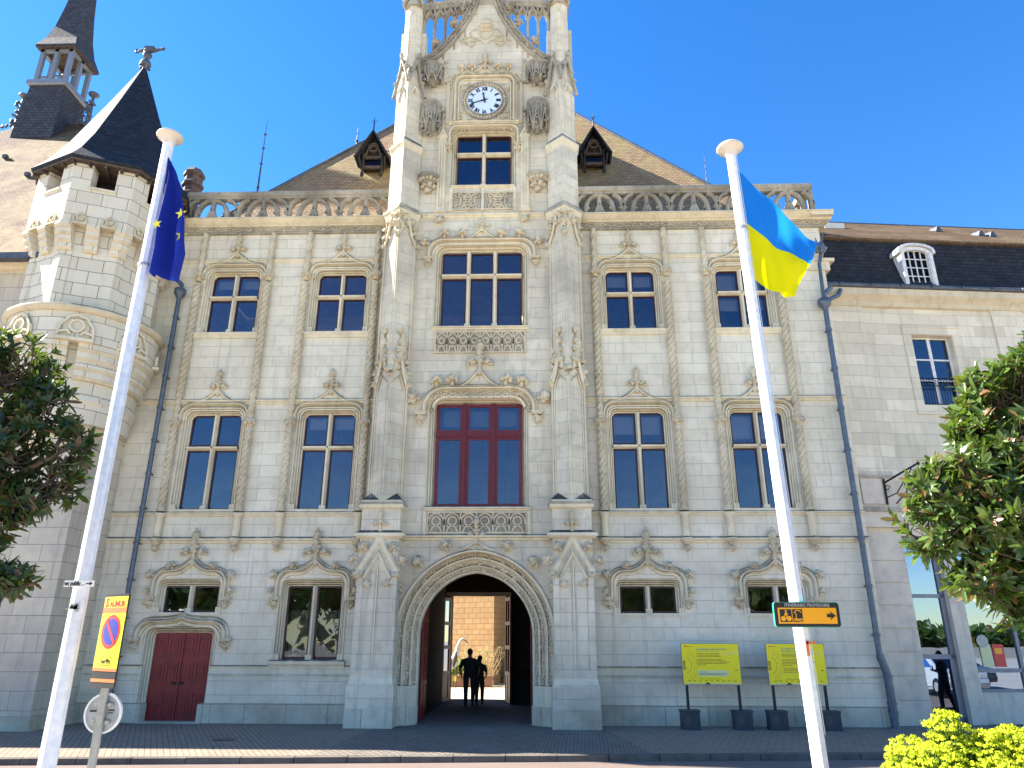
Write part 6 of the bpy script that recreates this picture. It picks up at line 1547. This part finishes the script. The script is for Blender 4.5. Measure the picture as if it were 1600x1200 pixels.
T.sweep([(-.085,-.18),(.085,-.18),(.085,-.27),(-.085,-.27)],[(-.003,-.005),(-.003,-.007),(.003,-.007),(.003,-.005)],6,closed=True)
T.box(-.07,-.01,-.0075,-.005,-.24,-.22,6); T.box(.01,.07,-.0075,-.005,-.235,-.215,6); T.prism([(-.02,-.225),(.03,-.195),(.075,-.222)],-.0075,-.005,6)
for q in (-.055,-.025,.025,.06): disc(T,q,-.245,.010,-.0078,6,10)
o=inrot(T,rz,(-.02,-.05,2.12)); o.build('sign_panel',['black','yellow','orangef','red','blue','red','black'],t)
m=MB(); m.lathe([(.205,-.012),(.215,0),(.205,.012)],40,(0,0,0)); 
T=MB(); T.merge(m,Matrix.Translation((.0,.05,1.34))@Matrix.Rotation(PI/2,4,'X')); 
for z in (1.25,1.43): T.box(-.11,.11,.015,.035,z-.012,z+.012,1); T.box(-.10,-.06,.0,.035,z-.02,z+.02,1); T.box(.06,.10,0,.035,z-.02,z+.02,1)
T.box(-.15,-.07,.034,.037,1.355,1.375,2); T.box(.06,.13,.034,.037,1.365,1.380,2); T.box(.06,.12,.034,.037,1.34,1.35,2)
T.build('round_sign_back',['platebk','greypost','ink'],t)
m=MB(); m.sweep([(.203*math.cos(2*PI*k/36),1.34+.203*math.sin(2*PI*k/36)) for k in range(36)],[(-.01,.065),(-.01,.03),(.01,.03),(.01,.065)],0,closed=True); m.build('rim','signwhite',t)

# information boards
def infoboard(x0,label,second):
    t=thing('information_board',label,'notice board',(x0,-.62,0),0,'yellow information boards'); W=1.48; z0,z1=1.02,2.02
    m=MB(); m.box(0,W,-.10,-.06,z0,z1,0); bd=m.build('board_panel','grey',t)
    m=MB(); y=-.101; m.box(.015,W-.015,y-.002,y,z0+.02,z1-.015,0)
    r=random.Random(5 if second else 3)
    def line(x,z,w,h=.010,mt=1):
        xx=x
        while xx<x+w: 
            l=r.uniform(.02,.075); l=min(l,x+w-xx); m.box(xx,xx+l*.86,y-.004,y-.002,z,z+h*r.uniform(.7,1.0),mt); xx+=l
    yt=y-.003
    put_text(m,'SAUMUR',.034,.07,yt,z1-.085,4,'LEFT',.002,.11); line(.19,z1-.083,.10,.009,1)
    if not second: put_text(m,'UNE DEMARCHE DURABLE ET CONCERTEE',.05,.385,yt,z1-.165,2,'LEFT',.0012,.77); line(.385,z1-.195,.58,.010,2)
    else: put_text(m,'UN PROJET DE RENOVATION',.05,.385,yt,z1-.145,2,'LEFT',.0012,.72); put_text(m,'DES BORDS DE LOIRE',.05,.385,yt,z1-.205,2,'LEFT',.0012,.42)
    zz=z1-.26
    for grp in ((.60,.60,.62),(.66,.74,.86,.76,.24)):
        for w in grp: line(.39,zz,w*.98,.013); zz-=.034
        zz-=.03
    if not second:
        m.prism([(.41+px,1.30+pz) for px,pz in [(a+.37,b) for a,b in rrect(.385,.068,.03)]][::-1],y-.004,y-.002,3); line(.43,1.325,.20,.014); line(.43,1.29,.70,.012); line(.43,1.262,.66,.012)
    else:
        for w in (.30,.75,.62,.5): line(.40,zz,w,.012); zz-=.034
    line(.42,1.165,.55,.009)
    for k in range(9): line(.12+k*.145,1.115+.006*(k%2),.07,.016)
    for i in range(6): disc(m,1.03+i*.072,z1-.262,.019,y-.004,5,10) if 0 else m.prism([(1.02+i*.075+.017*math.cos(2*PI*k/8),z1-.262+.017*math.sin(2*PI*k/8)) for k in range(8)][::-1],y-.004,y-.002,5)
    for i in range(4): m.prism([(1.17+i*.075+.017*math.cos(2*PI*k/8),z1-.215+.017*math.sin(2*PI*k/8)) for k in range(8)][::-1],y-.004,y-.002,5)
    put_text(m,'QUAIS',.085,.085,yt,z0+.36,1,'LEFT',.003,.22,rot=R(-90))
    for ring,(rad,n) in enumerate(((.14,9),(.22,13),(.28,16))):
        for k in range(n):
            a=R(-72+144*k/(n-1)); cx=.10+rad*math.cos(a); cz=z0+.47+rad*1.35*math.sin(a); L=.028
            m.add([(cx-.004,y-.004,cz-L*.5),(cx+.004,y-.004,cz-L*.5),(cx+.004+L*.5*math.cos(a+1.2),y-.004,cz+L*.5),(cx-.004+L*.5*math.cos(a+1.2),y-.004,cz+L*.5)],[(0,1,2,3)],1) if ring else m.box(cx-.012,cx+.012,y-.004,y-.002,cz-.008,cz+.008,1)
    zig=[(.05+k*.0575,z0+.03+.03*(k%2)) for k in range(25)]
    m.add([(x,y-.004,z) for x,z in zig]+[(x,y-.004,z0+.022) for x,_ in zig],[(i,25+i,26+i,i+1) for i in range(24)],5); xk=.62 if not second else .50; m.prism([(xk-.075,z0+.022),(xk+.075,z0+.022),(xk,z0+.075)],y-.007,y-.005,1)
    line(1.335,1.37,.07,.02,6)
    m.build('printed_face',['board','ink','teal','boardpale','red','boardpale','ink'],bd)
    for px in (.10,1.40):
        m=MB(); m.box(px-.03,px+.03,-.06,0,.40,1.06); m.build('leg','black',t)
        m=MB(); m.box(px-.20,px+.24,-.20,.14,.0,.44); m.box(px-.215,px+.255,-.215,.155,.40,.445); m.box(px-.14,px+.02,-.205,-.2,.12,.33,1); m.build('ballast_block',['block','dgrey'],t)
    return t
infoboard(5.34,'yellow information board on two dark ballast blocks, fully in view',False)
infoboard(7.50,'yellow information board on two dark ballast blocks, partly hidden behind the right flagpole',True)

# ================================================================ PEOPLE
def person(label,loc,rz,H=1.70,female=False,pose='walk',seed=0,phone=False,group=None):
    t=thing('person',label,'person',loc,rz,group); k=H/1.75; w=.92 if female else 1.12
    J={}; # x right, y forward(+y), z up
    st=.14 if pose=='walk' else .03
    J['pel']=(0,0,.95); J['w']=(0,.0,1.08); J['ch']=(0,-.01,1.28); J['sh']=(0,-.01,1.42); J['nk']=(0,.0,1.50); J['hd0']=(0,.015,1.58); J['hd1']=(0,.02,1.70)
    for s,n in ((-1,'l'),(1,'r')):
        f=st*s
        J['h'+n]=(s*.10*w,0,.92); J['k'+n]=(s*.105*w,f*.55+.04,.50); J['a'+n]=(s*.10*w,f-.02,.09); J['t'+n]=(s*.11*w,f+.13,.035)
        J['s'+n]=(s*.185*w,-.01,1.40)
        if phone: J['e'+n]=(s*.25*w,.02,1.14); J['wr'+n]=(s*.08,.24,1.18)
        else: J['e'+n]=(s*.30*w,-.04,1.13) if pose!='arm' else (s*.27*w,-.03,1.14); J['wr'+n]=(s*.25*w,.10 if s>0 else .02,.93 if not female else 1.0)
    rad={'pel':(.145,.11),'w':(.125,.095),'ch':(.15,.105),'sh':(.12,.085),'nk':(.055,.058),'hd0':(.068,.078),'hd1':(.072,.086)}
    for n in 'lr': rad.update({'h'+n:(.088,.092),'k'+n:(.056,.06),'a'+n:(.040,.045),'t'+n:(.036,.028),'s'+n:(.062,.06),'e'+n:(.042,.042),'wr'+n:(.026,.032)})
    names=list(J); idx={n:i for i,n in enumerate(names)}
    E=[('pel','w'),('w','ch'),('ch','sh'),('sh','nk'),('nk','hd0'),('hd0','hd1')]
    for n in 'lr': E+=[('pel','h'+n),('h'+n,'k'+n),('k'+n,'a'+n),('a'+n,'t'+n),('sh','s'+n),('s'+n,'e'+n),('e'+n,'wr'+n)]
    V=[Vector(J[n])*k for n in names]; RR=[tuple(q*k for q in rad[n]) for n in names]; EE=[(idx[a],idx[b]) for a,b in E]
    for s,n in ((-1,'l'),(1,'r')):    # palm and five fingers
        wv=Vector(J['wr'+n])*k; ev=Vector(J['e'+n])*k; d=(wv-ev).normalized(); side=d.cross(Vector((1,0,0))).normalized()
        pi=len(V); V.append(wv+d*.055*k); RR.append((.020*k,.036*k)); EE.append((idx['wr'+n],pi))
        for q in range(4):
            b=wv+d*.085*k+side*(.024-.016*q)*k; V.append(b); RR.append((.0085*k,)*2); V.append(b+d*(.035+.006*(q in(1,2)))*k+Vector((-s*.008,0,0))); RR.append((.0075*k,)*2); EE+= [(pi,len(V)-2),(len(V)-2,len(V)-1)]
            V.append(V[-1]+d*.022*k+Vector((-s*.016,0,0))); RR.append((.0065*k,)*2); EE.append((len(V)-2,len(V)-1))
        V.append(wv+d*.03*k+side*.040*k); RR.append((.010*k,)*2); EE.append((pi,len(V)-1)); V.append(V[-1]+d*.035*k+side*.012*k); RR.append((.0085*k,)*2); EE.append((len(V)-2,len(V)-1))
    me=bpy.data.meshes.new('skel'); me.from_pydata([tuple(v) for v in V],EE,[]); o=bpy.data.objects.new('skel',me); COL.objects.link(o)
    sk=o.modifiers.new('s','SKIN'); sk.use_smooth_shade=True; ss=o.modifiers.new('ss','SUBSURF'); ss.levels=2; ss.render_levels=2
    for i,v in enumerate(me.skin_vertices[0].data): v.radius=RR[i]; v.use_root=(i==0)
    bpy.context.view_layer.update(); dg=bpy.context.evaluated_depsgraph_get(); nm=bpy.data.meshes.new_from_object(o.evaluated_get(dg)); bpy.data.objects.remove(o)
    for mt in ('skin','shirt','trouser','shoe'): nm.materials.append(M[mt])
    for p in nm.polygons:
        z=p.center.z/k; x=abs(p.center.x)/k; mi=0
        if z<.10: mi=3
        elif z<.99 and x<.235*w-.02: mi=2
        elif z<1.47 and not (x>.23*w and z<1.16): mi=1
        if phone and p.center.y>.13*k and z>1.0: mi=0
        p.material_index=mi; p.use_smooth=True
    nm.name='body'; b=bpy.data.objects.new('body',nm); COL.objects.link(b); b.parent=t
    # clothing shells: loose shirt hem and trouser bulk
    m=MB(); yy=-.005
    prof=[(.19*w,.135,.93),(.175*w,.13,1.05),(.185*w,.13,1.22),(.20*w,.125,1.36),(.15*w,.10,1.44),(.075,.07,1.485)]
    rings=[[(rx*k*math.cos(2*PI*q/20),(yy+ry*math.sin(2*PI*q/20))*k,z*k) for q in range(20)] for rx,ry,z in prof]; m.loft(rings,0,False,True)
    for s,n in ((-1,'l'),(1,'r')): a=Vector(J['s'+n])*k; e=Vector(J['e'+n])*k; m.tube([tuple(a+(e-a)*-.05),tuple(a+(e-a)*.5),tuple(a+(e-a)*.85)],[.078*k,.068*k,.066*k],12)
    m.build('shirt','shirt',b)
    m=MB()
    for s,n in ((-1,'l'),(1,'r')):
        h=Vector(J['h'+n])*k; kn=Vector(J['k'+n])*k; an=Vector(J['a'+n])*k
        m.tube([tuple(h+Vector((0,0,.06))),tuple((h+kn)/2),tuple(kn),tuple((kn+an)/2),tuple(an+Vector((0,0,.02)))],[.105*k,.092*k,.075*k,.068*k,.062*k],12)
    m.build('trousers','trouser',b)
    m=MB(); hd=Vector((0,.02,1.645))*k; m.blob(hd,(.083*k,.098*k,.118*k),3,.02,1.5,seed,0,True); 
    m.blob(hd+Vector((0,.098,-.01))*k,(.013*k,.018*k,.02*k),1,.1,1,1,0,True)
    for s in (-1,1): m.blob(hd+Vector((s*.084,.0,-.01))*k,(.012*k,.02*k,.03*k),1,.1,1,1,0,True); disc_=None; m.blob(hd+Vector((s*.032,.088,.012))*k,(.012*k,.008*k,.007*k),1,0,1,1,1)
    m.blob(hd+Vector((0,.090,-.052))*k,(.024*k,.008*k,.006*k),1,0,1,1,2); m.build('head',['skin','black','red'],b)
    m=MB(); m.blob(hd+Vector((0,-.014,.022))*k,((.090+.008*female)*k,.102*k,.112*k),3,.05,2,seed,0,True)
    if female: m.blob(hd+Vector((0,-.06,-.05))*k,(.075*k,.05*k,.09*k),2,.1,2,seed,0,True)
    m.build('hair','hair',b)
    m=MB()
    for s,n in ((-1,'l'),(1,'r')): a=Vector(J['a'+n])*k; m.blob((a.x,a.y+.07*k,.045*k),(.052*k,.145*k,.045*k),2,.05,1,1,0,True)
    m.build('shoes','shoe',b)
    if phone: m=MB(); m.box(-.04,.04,.27,.28,1.17,1.32); m.build('phone','black',t)
    return t
person('taller walker in dark clothes seen from behind in the gateway, left of the pair',(-.60,5.45,.0),R(4),1.76,seed=1,group='pair walking through the gateway')
person('shorter walker in dark clothes seen from behind in the gateway, right of the pair',(-.29,5.85,.0),R(-3),1.54,True,seed=2,group='pair walking through the gateway')
person('person in black looking at a phone, reflected in the shopfront glass',(15.3,-2.6,0),R(150),1.75,phone=True,seed=3)

# ================================================================ BEHIND THE CAMERA (seen only as reflections)
def car(label,x,y,rz,col):
    t=thing('parked_car',label,'car',(x,y,0),rz,'cars parked opposite'); m=MB(); mt=plain('car_paint_'+label[:5].strip(),col,.25,.3,.05,3)
    side=[(-2.1,.35),(-2.12,.7),(-1.95,.92),(-1.3,.98),(-.75,1.42),(.7,1.45),(1.45,.98),(2.05,.88),(2.12,.5),(2.08,.3)]
    rings=[]
    for yy,sc in ((-.86,.96),(-.80,1),(.80,1),(.86,.96)): rings.append([(px*sc,yy if z<1 else yy*.85,.3+(z-.3)*sc) for px,z in side])
    m.loft(rings,0,True); b=m.build('body',mt,t)
    m=MB()
    for s in (-1,1): m.poly([(-1.15,s*.845,1.02),(1.2,s*.845,1.02),(.62,s*.75,1.38),(-.7,s*.75,1.36)])
    m.poly([(-1.28,-.7,1.01),(-1.28,.7,1.01),(-.79,.62,1.405),(-.79,-.62,1.405)]); m.poly([(1.42,-.7,1.01),(1.42,.7,1.01),(.76,.62,1.43),(.76,-.62,1.43)]); m.build('window','shopglass',b)
    for sx in (-1.3,1.35):
        for s in (-1,1): 
            m=MB(); T=Matrix.Translation((sx,s*.80,.32))@Matrix.Rotation(PI/2,4,'X'); q=MB(); q.lathe([(.2,-.1),(.32,-.09),(.33,0),(.32,.09),(.2,.1)],20,(0,0,0)); m.merge(q,T); w=m.build('wheel','black',t)
            m=MB(); q=MB(); q.lathe([(.19,-.11),(.19,.11)],10,(0,0,0)); m.merge(q,T); m.build('rim','greypost',w)
    for s in (-1,1): m=MB(); m.box(2.03,2.10,s*.6-.15,s*.6+.15,.68,.82); m.build('headlight','signwhite',t)
    return t
car('white hatchback parked on the far side, reflected in the shopfront glass',20.5,-9.6,R(96),(.75,.75,.74))
car('dark grey saloon parked on the far side, reflected in the shopfront glass',23.5,-13.0,R(80),(.10,.11,.12))
car('silver estate car parked on the far side, reflected in the shopfront glass',27.5,-9.2,R(88),(.45,.46,.48))
m=MB(); m.box(-60,90,-58.6,-58,0,1.1); tag(m.build('quay_wall','rust'),'long pale stone quay wall beyond the open ground, facing the town hall','wall')
r=random.Random(31); lv=[];lf=[]
for i in range(14000):
    x=r.uniform(-90,110); y=r.uniform(-75,-64); top=(9.5 if x<38 else 3)+1.8*noise.noise(Vector((x*.09,0,3))); z=r.uniform(.5,1)*top if r.random()<.7 else r.uniform(0,top); 
    leaf_geo(lv,lf,Vector((x,y,z)),rand_dir(r),rand_dir(r),1.3,.9,.2)
m=MB(); m.add(lv,lf); o=m.build('distant_woodland','magleaf'); tag(o,'distant line of trees behind the quay wall, opposite the town hall','woodland',kind='stuff')
lp=thing('street_lamp','tall slim grey street lamp opposite the shopfront, seen reflected in its glass','street lamp',(26,-24,0)); m=MB(); m.tube([(0,0,0),(0,0,8.5),(.3,.0,9.0),(1.2,0,9.1)],[.10,.06,.05,.04],8); m.build('pole','greypost',lp); m=MB(); m.blob((1.5,0,9.08),(.45,.15,.07),2,0,1,1,0,True); m.build('lamp_head','signwhite',lp)

# ================================================================ CAMERA, LIGHT
cam=bpy.data.cameras.new('camera'); co=bpy.data.objects.new('camera',cam); COL.objects.link(co)
pitch,yaw,roll=R(19.379),R(1.702),R(.151)
fw=Vector((-math.sin(yaw)*math.cos(pitch),math.cos(yaw)*math.cos(pitch),math.sin(pitch))); rt_=Vector((math.cos(yaw),math.sin(yaw),0)); u_=rt_.cross(fw)
r2=rt_*math.cos(roll)+u_*math.sin(roll); u2=-rt_*math.sin(roll)+u_*math.cos(roll)
mw=Matrix((r2,u2,-fw)).transposed().to_4x4(); mw.translation=Vector((1.57,-20.5,2.17)); co.matrix_world=mw
cam.sensor_fit='HORIZONTAL'; cam.sensor_width=36; cam.lens=36*1121.6/1600; cam.clip_end=2000; cam.clip_start=.1
scene.camera=co
S=Vector((-1.16,.165,1.0)).normalized()
el=math.asin(S.z); az=math.atan2(S.x,S.y)   # azimuth from +Y towards +X
w=bpy.data.worlds.new('World'); scene.world=w; w.use_nodes=True; nt=w.node_tree; nt.nodes.clear()
sky=nt.nodes.new('ShaderNodeTexSky'); sky.sky_type='NISHITA'; sky.sun_disc=False; sky.sun_elevation=el; sky.sun_rotation=az; sky.altitude=0; sky.air_density=1.0; sky.dust_density=.05; sky.ozone_density=1.6
bg=nt.nodes.new('ShaderNodeBackground'); bg.inputs['Strength'].default_value=.074; o=nt.nodes.new('ShaderNodeOutputWorld'); hs=nt.nodes.new('ShaderNodeHueSaturation'); hs.inputs['Saturation'].default_value=1.38; hs.inputs['Hue'].default_value=.508; nt.links.new(sky.outputs[0],hs.inputs['Color']); nt.links.new(hs.outputs[0],bg.inputs[0]); nt.links.new(bg.outputs[0],o.inputs[0])
L=bpy.data.lights.new('sun','SUN'); L.energy=4.3; L.angle=R(.53); L.color=(1,.93,.83); lo=bpy.data.objects.new('sun',L); COL.objects.link(lo); lo.rotation_euler=S.to_track_quat('Z','Y').to_euler()
vs_=scene.view_settings; vs_.view_transform='Standard'; vs_.look='None'; vs_.gamma=1; vs_.use_curve_mapping=False; vs_.exposure=2.24
scene.render.engine='CYCLES'; scene.cycles.max_bounces=8; scene.cycles.diffuse_bounces=4; scene.cycles.transparent_max_bounces=12
